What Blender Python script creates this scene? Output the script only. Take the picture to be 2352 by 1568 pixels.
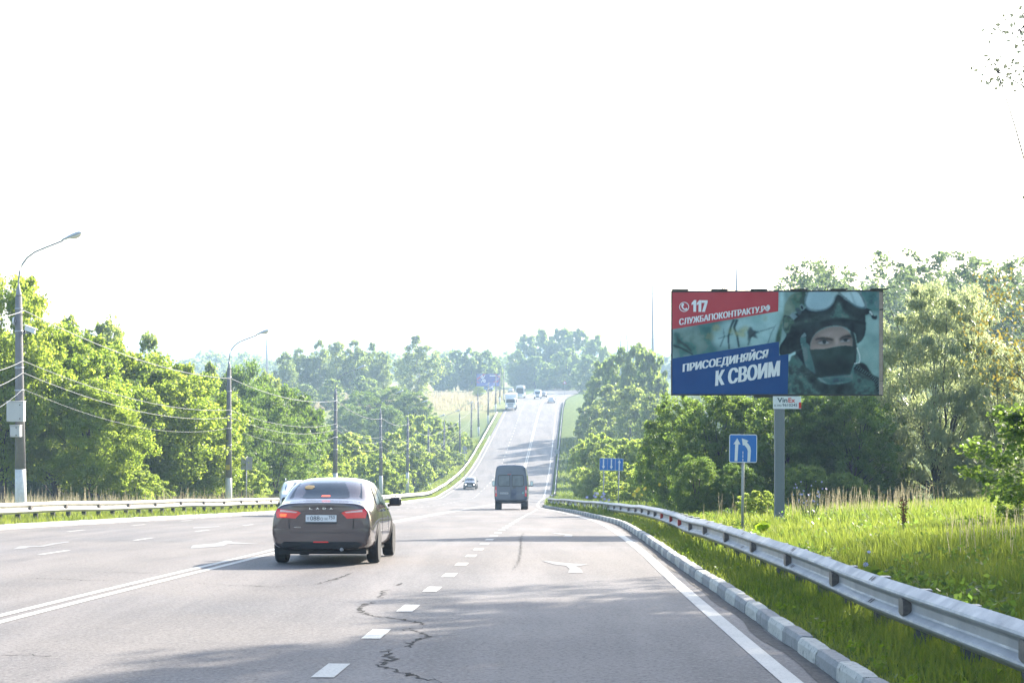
import bpy, bmesh, math, random
import numpy as np
from mathutils import Vector, Matrix
from mathutils.bvhtree import BVHTree
R = math.radians
rnd = random.Random(7)
sc = bpy.context.scene
for o in list(bpy.data.objects):
    bpy.data.objects.remove(o)

# ------------------------------------------------------------------ camera, sky, sun, exposure
F = 4000.0 / 2352.0                    # focal length in picture widths
cam = bpy.data.objects.new('camera', bpy.data.cameras.new('camera'))
sc.collection.objects.link(cam)
cam.data.sensor_width = 36.0
cam.data.lens = 36.0 * F
cam.data.shift_y = 46.0 / 2352.0
cam.data.clip_start = 0.1
cam.data.clip_end = 20000.0
cam.location = (0, 0, 0)
cam.rotation_euler = (R(90), 0, 0)
sc.camera = cam

SUN_AZ, SUN_EL = R(39.4), R(28.0)
world = bpy.data.worlds.new('World')
sc.world = world
world.use_nodes = True
wn = world.node_tree
bg = wn.nodes['Background']
sky = wn.nodes.new('ShaderNodeTexSky')
sky.sky_type = 'NISHITA'
sky.sun_disc = False
sky.sun_elevation = SUN_EL
sky.sun_rotation = SUN_AZ
sky.altitude = 150
sky.air_density = 1.0
sky.dust_density = 2.0
sky.ozone_density = 1.0
bg.inputs['Strength'].default_value = 0.15
wn.links.new(sky.outputs[0], bg.inputs[0])

sun = bpy.data.objects.new('sun', bpy.data.lights.new('sun', 'SUN'))
sc.collection.objects.link(sun)
sun.data.energy = 5.0
sun.data.angle = R(0.53)
sun.data.color = (1.0, 0.93, 0.82)
SUNV = Vector((math.sin(SUN_AZ) * math.cos(SUN_EL), math.cos(SUN_AZ) * math.cos(SUN_EL), math.sin(SUN_EL)))
sun.rotation_euler = (-SUNV).to_track_quat('-Z', 'Y').to_euler()
sun.location = (60, 70, 80)

sc.view_settings.view_transform = 'Standard'
sc.view_settings.look = 'None'
sc.view_settings.gamma = 1.0
sc.view_settings.use_curve_mapping = False
sc.view_settings.exposure = 1.72
sc.render.engine = 'CYCLES'
sc.cycles.use_denoising = True
try:
    sc.cycles.denoiser = 'OPENIMAGEDENOISE'
    sc.cycles.denoising_prefilter = 'ACCURATE'
except Exception:
    pass
sc.cycles.max_bounces = 6
sc.cycles.diffuse_bounces = 3
sc.cycles.glossy_bounces = 2
sc.cycles.transmission_bounces = 3
sc.cycles.volume_bounces = 0
sc.cycles.transparent_max_bounces = 4
sc.cycles.sample_clamp_indirect = 6.0
sc.cycles.caustics_reflective = False
sc.cycles.caustics_refractive = False

# ------------------------------------------------------------------ helpers
COL = sc.collection

def link(o, parent=None):
    COL.objects.link(o)
    if parent is not None:
        o.parent = parent
    return o

def tag(o, label=None, cat=None, group=None, kind=None):
    if label: o['label'] = label
    if cat: o['category'] = cat
    if group: o['group'] = group
    if kind: o['kind'] = kind
    return o

def empty(name, loc=(0, 0, 0), rot=(0, 0, 0), parent=None):
    o = bpy.data.objects.new(name, None)
    o.empty_display_size = 0.2
    o.location = loc
    o.rotation_euler = rot
    return link(o, parent)

def copy_tree(o, parent=None):
    c = o.copy()
    COL.objects.link(c)
    c.parent = parent
    for ch in list(o.children):
        copy_tree(ch, c)
    return c

MATS = {}
def mat(name, col, rough=0.6, metal=0.0, spec=0.5, var=0.0, scale=4.0, bump=0.0, bscale=60.0, col2=None,
        emit=None, estr=0.0, coat=0.0, objvar=0.0, alpha=None, trans=0.0):
    """procedural material: colour broken up by two octaves of noise, optional bump"""
    if name in MATS:
        return MATS[name]
    m = bpy.data.materials.new(name)
    m.use_nodes = True
    n, l = m.node_tree.nodes, m.node_tree.links
    p = n['Principled BSDF']
    p.inputs['Roughness'].default_value = rough
    p.inputs['Metallic'].default_value = metal
    p.inputs['Specular IOR Level'].default_value = spec
    if coat: p.inputs['Coat Weight'].default_value = coat
    if trans: p.inputs['Transmission Weight'].default_value = trans
    tc = n.new('ShaderNodeTexCoord')
    c = (*col, 1)
    p.inputs['Base Color'].default_value = c
    if var > 0 or col2 is not None:
        nz = n.new('ShaderNodeTexNoise')
        nz.inputs['Scale'].default_value = scale
        nz.inputs['Detail'].default_value = 6
        nz.inputs['Roughness'].default_value = 0.65
        l.new(tc.outputs['Object'], nz.inputs['Vector'])
        mx = n.new('ShaderNodeMix'); mx.data_type = 'RGBA'
        mr = n.new('ShaderNodeMapRange')
        mr.inputs[1].default_value = 0.3; mr.inputs[2].default_value = 0.7
        l.new(nz.outputs['Fac'], mr.inputs[0]); l.new(mr.outputs[0], mx.inputs[0])
        c2 = col2 if col2 is not None else tuple(x * (1 + var) for x in col)
        c1 = col if col2 is not None else tuple(x * (1 - var) for x in col)
        mx.inputs[6].default_value = (*c1, 1); mx.inputs[7].default_value = (*c2, 1)
        l.new(mx.outputs[2], p.inputs['Base Color'])
    if bump > 0:
        nb = n.new('ShaderNodeTexNoise'); nb.inputs['Scale'].default_value = bscale; nb.inputs['Detail'].default_value = 4
        l.new(tc.outputs['Object'], nb.inputs['Vector'])
        b = n.new('ShaderNodeBump'); b.inputs['Strength'].default_value = bump; b.inputs['Distance'].default_value = 0.02
        l.new(nb.outputs['Fac'], b.inputs['Height']); l.new(b.outputs[0], p.inputs['Normal'])
    if emit is not None:
        p.inputs['Emission Color'].default_value = (*emit, 1)
        p.inputs['Emission Strength'].default_value = estr
    MATS[name] = m
    return m

def leaf_mat(name, ca, cb, ta, tb, tfac=0.5, rough=0.45, spec=0.3):
    """leaf: reflecting face mixed with light shining through; colour differs leaf by leaf and tree by tree"""
    m = bpy.data.materials.new(name); m.use_nodes = True
    n, l = m.node_tree.nodes, m.node_tree.links
    p = n['Principled BSDF']; out = n['Material Output']
    at = n.new('ShaderNodeAttribute'); at.attribute_name = 'tint'
    oi = n.new('ShaderNodeObjectInfo')
    ad = n.new('ShaderNodeMath'); ad.operation = 'MULTIPLY_ADD'
    ad.inputs[1].default_value = 0.35; l.new(oi.outputs['Random'], ad.inputs[0])
    ml = n.new('ShaderNodeMath'); ml.operation = 'MULTIPLY'; ml.inputs[1].default_value = 0.65
    l.new(at.outputs['Fac'], ml.inputs[0]); l.new(ml.outputs[0], ad.inputs[2])
    def mx(a, b):
        x = n.new('ShaderNodeMix'); x.data_type = 'RGBA'
        x.inputs[6].default_value = (*a, 1); x.inputs[7].default_value = (*b, 1)
        l.new(ad.outputs[0], x.inputs[0]); return x.outputs[2]
    l.new(mx(ca, cb), p.inputs['Base Color'])
    p.inputs['Roughness'].default_value = rough
    p.inputs['Specular IOR Level'].default_value = spec
    tr = n.new('ShaderNodeBsdfTranslucent'); l.new(mx(ta, tb), tr.inputs['Color'])
    ms = n.new('ShaderNodeMixShader'); ms.inputs[0].default_value = tfac
    l.new(p.outputs[0], ms.inputs[1]); l.new(tr.outputs[0], ms.inputs[2]); l.new(ms.outputs[0], out.inputs['Surface'])
    MATS[name] = m
    return m

class MB:
    """collects polygons; build() links them as one mesh object"""
    def __init__(s): s.v = []; s.f = []
    def poly(s, pts):
        k = len(s.v); s.v += [tuple(p) for p in pts]; s.f.append(tuple(range(k, k + len(pts)))); return s
    def box(s, c, d, rz=0.0, bev=0.0):
        x, y, z = d[0] / 2, d[1] / 2, d[2] / 2
        ca, sa = math.cos(rz), math.sin(rz)
        k = len(s.v)
        def P(px, py, pz): s.v.append((c[0] + px * ca - py * sa, c[1] + px * sa + py * ca, c[2] + pz))
        if bev <= 0:
            for pz in (-z, z):
                for px, py in ((-x, -y), (x, -y), (x, y), (-x, y)): P(px, py, pz)
            s.f += [tuple(k + i for i in q) for q in ((3, 2, 1, 0), (4, 5, 6, 7), (0, 1, 5, 4), (1, 2, 6, 5), (2, 3, 7, 6), (3, 0, 4, 7))]
        else:
            b = bev
            for pz, i in ((-z, b), (-z + b, 0), (z - b, 0), (z, b)):
                for px, py in ((-x + i, -y + i + (b if not i else 0)), (-x + i + (b if not i else 0), -y + i), (x - i - (b if not i else 0), -y + i), (x - i, -y + i + (b if not i else 0)),
                               (x - i, y - i - (b if not i else 0)), (x - i - (b if not i else 0), y - i), (-x + i + (b if not i else 0), y - i), (-x + i, y - i - (b if not i else 0))): P(px, py, pz)
            s.f.append(tuple(k + 7 - i for i in range(8))); s.f.append(tuple(k + 24 + i for i in range(8)))
            for j in range(3):
                for i in range(8):
                    a, b2 = k + j * 8 + i, k + j * 8 + (i + 1) % 8
                    s.f.append((a, b2, b2 + 8, a + 8))
        return s
    def tube(s, path, rad, n=8, caps=True):
        path = [Vector(p) for p in path]
        if not hasattr(rad, '__len__'): rad = [rad] * len(path)
        k = len(s.v)
        for i, p in enumerate(path):
            t = (path[min(i + 1, len(path) - 1)] - path[max(i - 1, 0)])
            if t.length < 1e-9: t = Vector((0, 0, 1))
            t.normalize()
            a = Vector((0, 0, 1)) if abs(t.z) < 0.9 else Vector((1, 0, 0))
            u = t.cross(a).normalized(); w = t.cross(u)
            for j in range(n):
                an = 2 * math.pi * j / n
                q = p + (u * math.cos(an) + w * math.sin(an)) * rad[i]
                s.v.append(tuple(q))
        for i in range(len(path) - 1):
            for j in range(n):
                a, b = k + i * n + j, k + i * n + (j + 1) % n
                s.f.append((a, a + n, b + n, b))
        if caps:
            s.f.append(tuple(k + j for j in range(n)))
            s.f.append(tuple(k + (len(path) - 1) * n + n - 1 - j for j in range(n)))
        return s
    def lathe(s, prof, c=(0, 0, 0), axis='z', n=20):
        """prof: list of (radius, height along the axis)"""
        k = len(s.v)
        for r, h in prof:
            for j in range(n):
                a = 2 * math.pi * j / n
                x, y = r * math.cos(a), r * math.sin(a)
                q = {'z': (x, y, h), 'x': (h, x, y), 'y': (y, h, x)}[axis]
                s.v.append((c[0] + q[0], c[1] + q[1], c[2] + q[2]))
        for i in range(len(prof) - 1):
            for j in range(n):
                a, b = k + i * n + j, k + i * n + (j + 1) % n
                s.f.append((a, b, b + n, a + n))
        s.f.append(tuple(k + n - 1 - j for j in range(n)))
        s.f.append(tuple(k + (len(prof) - 1) * n + j for j in range(n)))
        return s
    def prism(s, outline, o, u, w, d):
        """outline of (a, b) in the plane o + a*u + b*w, thickened by vector d"""
        o, u, w, d = Vector(o), Vector(u), Vector(w), Vector(d)
        p = [o + u * a + w * b for a, b in outline]
        n = len(p); k = len(s.v)
        s.v += [tuple(q) for q in p] + [tuple(q + d) for q in p]
        s.f.append(tuple(k + i for i in range(n))); s.f.append(tuple(k + n + n - 1 - i for i in range(n)))
        for i in range(n):
            j = (i + 1) % n
            s.f.append((k + i, k + n + i, k + n + j, k + j))
        return s
    def mesh(s, name, m=None, smooth=False):
        me = bpy.data.meshes.new(name)
        me.from_pydata(s.v, [], s.f); me.validate(); me.update()
        if m is not None: me.materials.append(m)
        if smooth: me.polygons.foreach_set('use_smooth', [True] * len(me.polygons))
        return me
    def build(s, name, m=None, parent=None, smooth=False, loc=None):
        o = bpy.data.objects.new(name, s.mesh(name, m, smooth))
        if loc is not None: o.location = loc
        return link(o, parent)

def np_mesh(name, verts, faces, m, tint=None, smooth=False):
    """verts (N,3), faces (M,k) as numpy arrays"""
    me = bpy.data.meshes.new(name)
    nv, (nf, k) = len(verts), faces.shape
    me.vertices.add(nv); me.vertices.foreach_set('co', np.ascontiguousarray(verts, dtype=np.float32).ravel())
    me.loops.add(nf * k); me.loops.foreach_set('vertex_index', np.ascontiguousarray(faces, dtype=np.int32).ravel())
    me.polygons.add(nf)
    me.polygons.foreach_set('loop_start', np.arange(0, nf * k, k, dtype=np.int32))
    me.polygons.foreach_set('loop_total', np.full(nf, k, dtype=np.int32))
    if smooth: me.polygons.foreach_set('use_smooth', np.ones(nf, dtype=bool))
    me.update(calc_edges=True)
    if tint is not None:
        a = me.attributes.new('tint', 'FLOAT', 'FACE'); a.data.foreach_set('value', np.ascontiguousarray(tint, dtype=np.float32))
    me.materials.append(m)
    return me

def smooth_tab(pts, sigma, lo=-60, hi=7000, step=0.5):
    """dense table through the points, smoothed"""
    y = np.arange(lo, hi + step, step)
    px, pz = np.array([p[0] for p in pts], float), np.array([p[1] for p in pts], float)
    z = np.interp(y, px, pz)
    k = np.arange(-int(3 * sigma / step), int(3 * sigma / step) + 1) * step
    w = np.exp(-0.5 * (k / sigma) ** 2); w /= w.sum()
    zp = np.pad(z, len(k) // 2, mode='edge')
    zs = np.convolve(zp, w, mode='valid')
    zs = np.where((y > lo + 3 * sigma), zs, z)
    return y, zs

# ------------------------------------------------------------------ the lie of the land
ZR_T = smooth_tab([(-60, 1.7), (0, -1.76), (14, -2.56), (29.4, -3.40), (52, -5.0), (85, -7.45), (107, -9.1), (150, -12.3), (190, -15.1), (215, -16.9), (240, -17.6), (265, -17.5),
                   (290, -16.8), (340, -14.25), (400, -11.2), (425, -10.45), (450, -10.2), (488, -10.35), (600, -10.1), (1000, -9.5), (3000, -8), (7000, -8)], 7.0)
def zr(y): return np.interp(y, *ZR_T)
def smooth_x(pts, sigma): 
    t = smooth_tab(pts, sigma, -60, 900)
    return lambda y: np.interp(y, *t)
XL = smooth_x([(-60, -21), (20, -16.8), (51, -15.25), (68.6, -13.75), (85, -12.0), (110, -10.95), (150, -10.3), (170, -10.1), (200, -9.6), (230, -8.9), (246, -8.0), (268, -6.8), (325, -4.6), (399, -1.9),
              (500, 2), (600, 9), (700, 22), (900, 60)], 5)
XR = smooth_x([(-60, 2.4), (14, 2.57), (21, 2.68), (29, 2.72), (41, 3.1), (59, 3.65), (78, 3.42), (93, 3.15), (110, 2.6), (122, 2.25), (135, 2.3), (150, 2.8), (170, 3.4), (200, 4.3), (238, 5.4),
              (271, 6.5), (324, 8.4), (400, 11.2), (500, 16), (600, 25), (700, 40), (900, 80)], 4)
XD = smooth_x([(-60, -10.6), (0, -6.9), (19.3, -5.68), (24.4, -5.33), (28.4, -5.0), (34.5, -4.74), (63.3, -4.4), (82, -3.8), (106, -3.07), (147, -1.6), (195, -.55), (238, .45), (280, 2.03), (357, 4.7), (400, 6.27), (500, 10.2), (600, 18), (700, 31), (900, 70)], 4)

def fbm(x, y, s, seed=0):
    r = np.random.RandomState(seed); v = 0
    for i in range(4):
        a, b, c, d = r.uniform(-1, 1, 4)
        f = s * (1.9 ** i)
        v = v + np.sin(x * f * (0.6 + a * .4) + y * f * c + 6 * b) * np.cos(y * f * (0.6 + d * .4) - x * f * a + 5 * c) * 0.55 ** i
    return v

def ground_z(x, y):
    """height of the ground sheet at (x, y), road corridor included"""
    x = np.asarray(x, float); y = np.asarray(y, float)
    z = zr(y)
    xl, xr = XL(np.clip(y, -60, 900)), XR(np.clip(y, -60, 900))
    off = np.maximum(xl - x, x - xr)                    # > 0 outside the road
    right = x > (xl + xr) / 2
    near = 1 / (1 + np.exp((y - 330) / 25))             # kerbed part
    verge = np.where(off > 0.12, 0.10 * near - 0.02 * (1 - near), -0.30)
    o = np.maximum(off - 3.0, 0)
    # right: gentle rise next to the merge lane, then the wooded hill; left: slight rise into the wood
    wn_ = 1 / (1 + np.exp((y - 95) / 14))
    rise_r = wn_ * 0.052 * np.minimum(o, 30) + (1 - wn_) * (-0.6 * (1 - np.exp(-o / 6)))
    hill = 19.5 / (1 + np.exp(-(x - 28.5 - 0.13 * np.maximum(y - 230, -50)) / 5.5)) / (1 + np.exp(-(y - 165) / 12)) / (1 + np.exp((y - 620) / 60))
    hill = hill * np.clip((off - 8) / 12, 0, 1)
    wl_ = 1 / (1 + np.exp((y - 120) / 12))
    rise_l = wl_ * 0.02 * np.minimum(o, 40) - (1 - wl_) * 1.0 * (1 - np.exp(-o / 9)) / (1 + np.exp((y - 330) / 30))
    lump = fbm(x, y, 0.35, 3) * 0.06 * np.clip(o, 0, 1)
    big = fbm(x, y, 0.012, 5) * np.clip((np.abs(x) - 20) / 150, 0, 1) * 1.6 / (1 + np.exp((y - 2500) / 300))
    return z + verge + np.where(right, rise_r + hill, rise_l) + lump + big

def px(u, y): return (u - 1176.0) * y / 4000.0          # sideways place of picture column u at depth y
def pz(v, y): return (830.0 - v) * y / 4000.0           # height of picture row v at depth y

# ------------------------------------------------------------------ ground, road, sky-line hills
def node_mat(name):
    m = bpy.data.materials.new(name); m.use_nodes = True
    MATS[name] = m
    n, l = m.node_tree.nodes, m.node_tree.links
    def noise(scale, vec=None, detail=5, rough=0.6):
        x = n.new('ShaderNodeTexNoise'); x.inputs['Scale'].default_value = scale; x.inputs['Detail'].default_value = detail
        x.inputs['Roughness'].default_value = rough
        if vec is not None: l.new(vec, x.inputs['Vector'])
        return x.outputs['Fac']
    def ramp(val, a, b, c=0.0, d=1.0):
        x = n.new('ShaderNodeMapRange'); x.interpolation_type = 'SMOOTHSTEP'
        x.inputs[1].default_value = a; x.inputs[2].default_value = b; x.inputs[3].default_value = c; x.inputs[4].default_value = d
        l.new(val, x.inputs[0]); return x.outputs[0]
    def mix(f, a, b):
        x = n.new('ShaderNodeMix'); x.data_type = 'RGBA'
        if hasattr(f, 'node'): l.new(f, x.inputs[0])
        else: x.inputs[0].default_value = f
        for i, q in ((6, a), (7, b)):
            if hasattr(q, 'node'): l.new(q, x.inputs[i])
            else: x.inputs[i].default_value = (*q, 1)
        return x.outputs[2]
    def math_(op, a, b):
        x = n.new('ShaderNodeMath'); x.operation = op
        for i, q in ((0, a), (1, b)):
            if hasattr(q, 'node'): l.new(q, x.inputs[i])
            else: x.inputs[i].default_value = q
        return x.outputs[0]
    return m, n, l, noise, ramp, mix, math_

def ground_material():
    m, n, l, noise, ramp, mix, math_ = node_mat('ground')
    p = n['Principled BSDF']; p.inputs['Roughness'].default_value = 0.9; p.inputs['Specular IOR Level'].default_value = 0.1
    g = n.new('ShaderNodeNewGeometry'); sep = n.new('ShaderNodeSeparateXYZ'); l.new(g.outputs['Position'], sep.inputs[0])
    X, Y = sep.outputs[0], sep.outputs[1]; pos = g.outputs['Position']
    grass = mix(ramp(noise(1.3, pos), .35, .65), (.045, .085, .014), (.11, .16, .03))
    grass = mix(ramp(noise(9.0, pos), .45, .75, 0, .6), grass, (.20, .20, .06))
    dry = mix(ramp(noise(.05, pos), .35, .65), (.34, .27, .13), (.19, .21, .07))
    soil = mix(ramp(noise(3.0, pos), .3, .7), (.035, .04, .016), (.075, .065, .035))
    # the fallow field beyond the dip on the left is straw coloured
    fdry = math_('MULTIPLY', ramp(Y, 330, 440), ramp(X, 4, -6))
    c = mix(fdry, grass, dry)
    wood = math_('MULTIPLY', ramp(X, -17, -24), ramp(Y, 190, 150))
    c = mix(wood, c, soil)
    far = ramp(Y, 700, 1500)
    c = mix(far, c, (.06, .09, .03))
    l.new(c, p.inputs['Base Color'])
    b = n.new('ShaderNodeBump'); b.inputs['Strength'].default_value = .6; b.inputs['Distance'].default_value = .08
    l.new(noise(14.0, pos), b.inputs['Height']); l.new(b.outputs[0], p.inputs['Normal'])
    return m

def asphalt_material():
    m, n, l, noise, ramp, mix, math_ = node_mat('asphalt')
    p = n['Principled BSDF']; p.inputs['Specular IOR Level'].default_value = 0.22
    g = n.new('ShaderNodeNewGeometry'); pos = g.outputs['Position']
    mp = n.new('ShaderNodeMapping'); mp.inputs['Scale'].default_value = (1.0, 0.07, 1.0); l.new(pos, mp.inputs['Vector'])
    streak = noise(.85, mp.outputs[0], 6)
    patch = noise(.22, pos, 6)
    c = mix(ramp(streak, .32, .68), (.106, .096, .091), (.190, .170, .158))
    c = mix(ramp(patch, .42, .7, 0, .7), c, (.190, .172, .158))
    stone = noise(26.0, pos, 3, .8)
    c = mix(ramp(stone, .50, .66, 0, .75), c, (.225, .212, .204))
    c = mix(ramp(stone, .47, .33, 0, .8), c, (.045, .044, .045))
    grit = noise(120.0, pos, 2, .8)
    c = mix(ramp(grit, .5, .75, 0, .5), c, (.19, .18, .17))
    sep = n.new('ShaderNodeSeparateXYZ'); l.new(pos, sep.inputs[0])
    l.new(c, p.inputs['Base Color'])
    l.new(ramp(patch, .3, .7, .62, .82), p.inputs['Roughness'])
    b = n.new('ShaderNodeBump'); b.inputs['Strength'].default_value = .55; b.inputs['Distance'].default_value = .012
    l.new(stone, b.inputs['Height']); l.new(b.outputs[0], p.inputs['Normal'])
    return m

def paint_material(name, col, wear=.45):
    m, n, l, noise, ramp, mix, math_ = node_mat(name)
    p = n['Principled BSDF']; p.inputs['Roughness'].default_value = .6
    g = n.new('ShaderNodeNewGeometry'); pos = g.outputs['Position']
    c = mix(ramp(noise(1.4, pos), .35, .7), tuple(x * .86 for x in col), col)
    worn = math_('MULTIPLY', ramp(noise(38.0, pos, 4, .75), .50, .68), ramp(noise(2.2, pos), .3, .7, .25, 1.0))
    c = mix(math_('MULTIPLY', worn, wear), c, (.14, .13, .125))
    l.new(c, p.inputs['Base Color'])
    return m

M_GROUND, M_ASPHALT = ground_material(), asphalt_material()
M_PAINT = paint_material('road_paint', (.48, .465, .42), .95)
M_PAINT2 = paint_material('faded_road_paint', (.24, .23, .215), .95)

def sheet(name, rows_y, cols, zf, m, kind='structure', parent=None, smooth=True):
    """grid sheet: cols(y) gives the x of every column"""
    ys = np.asarray(rows_y, float)
    X = np.stack([cols(y) for y in ys]); Y = np.repeat(ys[:, None], X.shape[1], 1)
    Z = zf(X, Y)
    V = np.stack([X, Y, Z], -1).reshape(-1, 3)
    nr, nc = X.shape
    i = np.arange(nr - 1)[:, None] * nc + np.arange(nc - 1)[None, :]
    Fc = np.stack([i, i + 1, i + nc + 1, i + nc], -1).reshape(-1, 4)
    o = bpy.data.objects.new(name, np_mesh(name, V, Fc, m, smooth=smooth))
    link(o, parent)
    if parent is None: tag(o, kind=kind)
    return o

LO = [.11, .16, .35, .7, 1.2, 2, 3, 4, 5.5, 7.5, 10, 13, 17, 22, 28, 35, 45, 56, 68, 80, 95, 115, 140, 170, 210, 280, 400, 600, 900, 1500, 3000, 5000]
def gcols(y):
    yc = min(y, 900)
    a, b = float(XL(yc)), float(XR(yc))
    return np.array([a - d for d in LO[::-1]] + [a + 1, (a + b) / 2, b - 1] + [b + d for d in LO])
gy = list(np.arange(-60, 160, 2.0)) + list(np.arange(160, 620, 4.0)) + list(np.arange(620, 1000, 20)) + [1000, 1100, 1250, 1500, 1800, 2200, 2700, 3300, 4000, 5000, 6000, 7000]
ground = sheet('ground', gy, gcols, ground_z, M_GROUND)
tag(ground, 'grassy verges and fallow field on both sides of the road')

ry = list(np.arange(-60, 130, 1.0)) + list(np.arange(130, 700, 2.0))
road = sheet('road', ry, lambda y: np.linspace(float(XL(y)), float(XR(y)), 12), lambda x, y: zr(y), M_ASPHALT)
tag(road, 'grey asphalt highway dipping into a valley and climbing again')

# pixel row -> depth on the road, for things painted on it (first slope only)
_ty = np.arange(6, 122, .25); _tv = 830 - 4000 * zr(_ty) / _ty
def gp(u, v):
    y = float(np.interp(-v, -_tv, _ty))
    return px(u, y), y
LIFT = .006
def strip(name, xf, y0, y1, w, m=M_PAINT, lift=LIFT, parent=road, step=1.0):
    n = max(2, int((y1 - y0) / step) + 1)
    ys = np.linspace(y0, y1, n)
    x = np.array([float(xf(y)) for y in ys]); z = zr(ys) + lift
    d = np.gradient(x, ys); nx, ny = 1 / np.sqrt(1 + d * d), -d / np.sqrt(1 + d * d)
    V = np.concatenate([np.stack([x - nx * w / 2, ys - ny * w / 2, z], 1), np.stack([x + nx * w / 2, ys + ny * w / 2, z], 1)])
    i = np.arange(n - 1)
    Fc = np.stack([i, i + n, i + n + 1, i + 1], 1)
    return link(bpy.data.objects.new(name, np_mesh(name, V, Fc, m)), parent)

def interp(pts):
    a, b = [p[0] for p in pts], [p[1] for p in pts]
    return lambda y: np.interp(y, a, b)

# grit and soil washed along the kerbs
M_GRIT = mat('gutter_grit', (.055, .048, .040), .95, col2=(.13, .115, .10), scale=14, bump=.6, bscale=40)
strip('gutter_grit', lambda y: XR(y) - .07 + .03 * math.sin(y * 1.7) + .02 * math.sin(y * 5.1), 9, 122, .16, M_GRIT, .004)
strip('gutter_grit', lambda y: XL(y) + .04 + .02 * math.sin(y * 1.3), 44, 250, .10, M_GRIT, .004)
# double centre line
strip('centre_line', lambda y: XD(y) - .14, -20, 560, .13)
strip('centre_line', lambda y: XD(y) + .14, -20, 560, .13)
# edge lines
E_R = smooth_x([(-60, 2.0), (13.9, 2.2), (19, 2.28), (25, 2.33), (34.6, 2.6), (50, 2.96), (64, 3.2), (73, 3.06), (82, 2.9), (100, 2.55), (112, 2.1), (122, 1.85), (150, 2.2), (175, 2.75), (212, 3.84), (238, 4.6), (271, 5.75), (324, 7.6), (400, 10.1), (500, 14.2), (600, 23), (900, 78)], 4)
strip('edge_line', E_R, -20, 560, .17)
strip('edge_line', lambda y: XL(y) + (.16 if y < 90 else min(.6, .16 + (y - 90) * .012)), 20, 560, .12)
# short wide dashes beside the merge lane
DASH = smooth_x([(-60, -4.4), (8, -1.83), (14, -1.54), (17.2, -1.39), (20.5, -1.24), (23.3, -1.10), (25.8, -.98), (35.7, -.69), (44, -.50), (54.7, -.2), (60.8, 0.0), (80, .6), (106, 1.5), (130, 1.7)], 2)
y = 8.0
while y < 112:
    strip('lane_dash', DASH, y, y + .95, .19, step=.5); y += 3.05
# lane dashes of the oncoming side
ROW1 = smooth_x([(-60, -13.5), (20, -9.6), (34, -8.9), (43, -9.0), (53, -9.0), (60, -8.85), (80, -8.1), (106, -7.1), (147, -5.95), (200, -5.0), (232, -4.3), (256, -2.95), (280, -1.9), (322, -.5), (344, .3), (396, 2.0), (430, 3.2), (500, 6), (560, 10)], 6)
y = 25.4
while y < 520:
    strip('lane_dash', ROW1, y, y + 2.0, .12); y += 8.0 if y < 60 else 6.0
ROW2 = interp([(20, -14), (49, -12.6), (66, -12.45), (80, -12.3)])
for y in (41.0, 49.3, 57.4, 65.6): strip('lane_dash', ROW2, y, y + 2.0, .12)

def flat(name, pts, m=M_PAINT, lift=LIFT, conv=True, parent=road):
    q = [gp(*p) if conv else p for p in pts]
    bm = bmesh.new()
    f = bm.faces.new([bm.verts.new((a, b, float(zr(b)) + lift)) for a, b in q])
    f.normal_update(); bmesh.ops.triangulate(bm, faces=[f])
    bmesh.ops.subdivide_edges(bm, edges=bm.edges, cuts=2, use_grid_fill=True)
    for v in bm.verts: v.co.z = float(zr(v.co.y)) + lift
    me = bpy.data.meshes.new(name); bm.to_mesh(me); bm.free(); me.materials.append(m)
    return link(bpy.data.objects.new(name, me), parent)
def z6(x, y): return (x * .3827 * .7903, (1400 + y * .3827) * .7903)
def z7(x, y): return ((800 + x * .5102) * .7903, (1400 + y * .5102) * .7903)
flat('lane_arrow', [z6(*p) for p in ((1445, 506), (1462, 481), (1640, 466), (1712, 446), (1755, 448), (1768, 458), (1962, 468), (1780, 473), (1735, 468), (1690, 488))], M_PAINT2)
flat('lane_arrow', [z6(*p) for p in ((95, 512), (150, 488), (300, 486), (400, 466), (520, 452), (525, 458), (420, 474), (330, 492), (215, 497), (190, 506))], M_PAINT2)
flat('lane_arrow', [z6(*p) for p in ((1465, 352), (1470, 345), (1560, 341), (1665, 335), (1670, 339), (1570, 347))], M_PAINT2)
flat('merge_arrow', [z7(*p) for p in ((1520, 450), (1560, 452), (1670, 464), (1785, 471), (1712, 482), (1742, 498), (1753, 518), (1667, 518), (1678, 496), (1655, 478), (1590, 470))], M_PAINT2)
flat('merge_arrow', [z7(*p) for p in ((1565, 290), (1600, 291), (1692, 301), (1690, 312), (1640, 311), (1655, 303))], M_PAINT2)

# cracks: thin ragged tar-black openings
M_CRACK = mat('crack', (.02, .018, .016), .95, var=.4, scale=20)
def crack(path, w, cv):
    pts = [gp(*cv(*p)) for p in path]
    r = random.Random(int(path[0][0]))
    fine = []
    for (a, b), (c, d) in zip(pts, pts[1:]):
        L = math.hypot(c - a, d - b); k = max(2, int(L / .045))
        for i in range(k):
            t = i / k
            fine.append((a + (c - a) * t + r.gauss(0, .026), b + (d - b) * t + r.gauss(0, .045)))
    fine.append(pts[-1])
    mb = MB(); n = len(fine)
    for i in range(n - 1):
        (a, b), (c, d) = fine[i], fine[i + 1]
        t = Vector((c - a, d - b)); t = t.normalized() if t.length > 1e-6 else Vector((1, 0))
        q = Vector((-t.y, t.x))
        e = math.sin(math.pi * min(1, (i + 2) / n * 3) / 2) * math.sin(math.pi * min(1, (n - i) / n * 3) / 2)
        w0 = w * e * r.uniform(.12, 1.25)
        P = lambda X, Y: (X, Y, float(zr(Y)) + .003)
        mb.poly([P(a - q.x * w0, b - q.y * w0), P(c - q.x * w0, d - q.y * w0), P(c + q.x * w0, d + q.y * w0), P(a + q.x * w0, b + q.y * w0)])
    mb.build('crack', M_CRACK, road)
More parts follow.
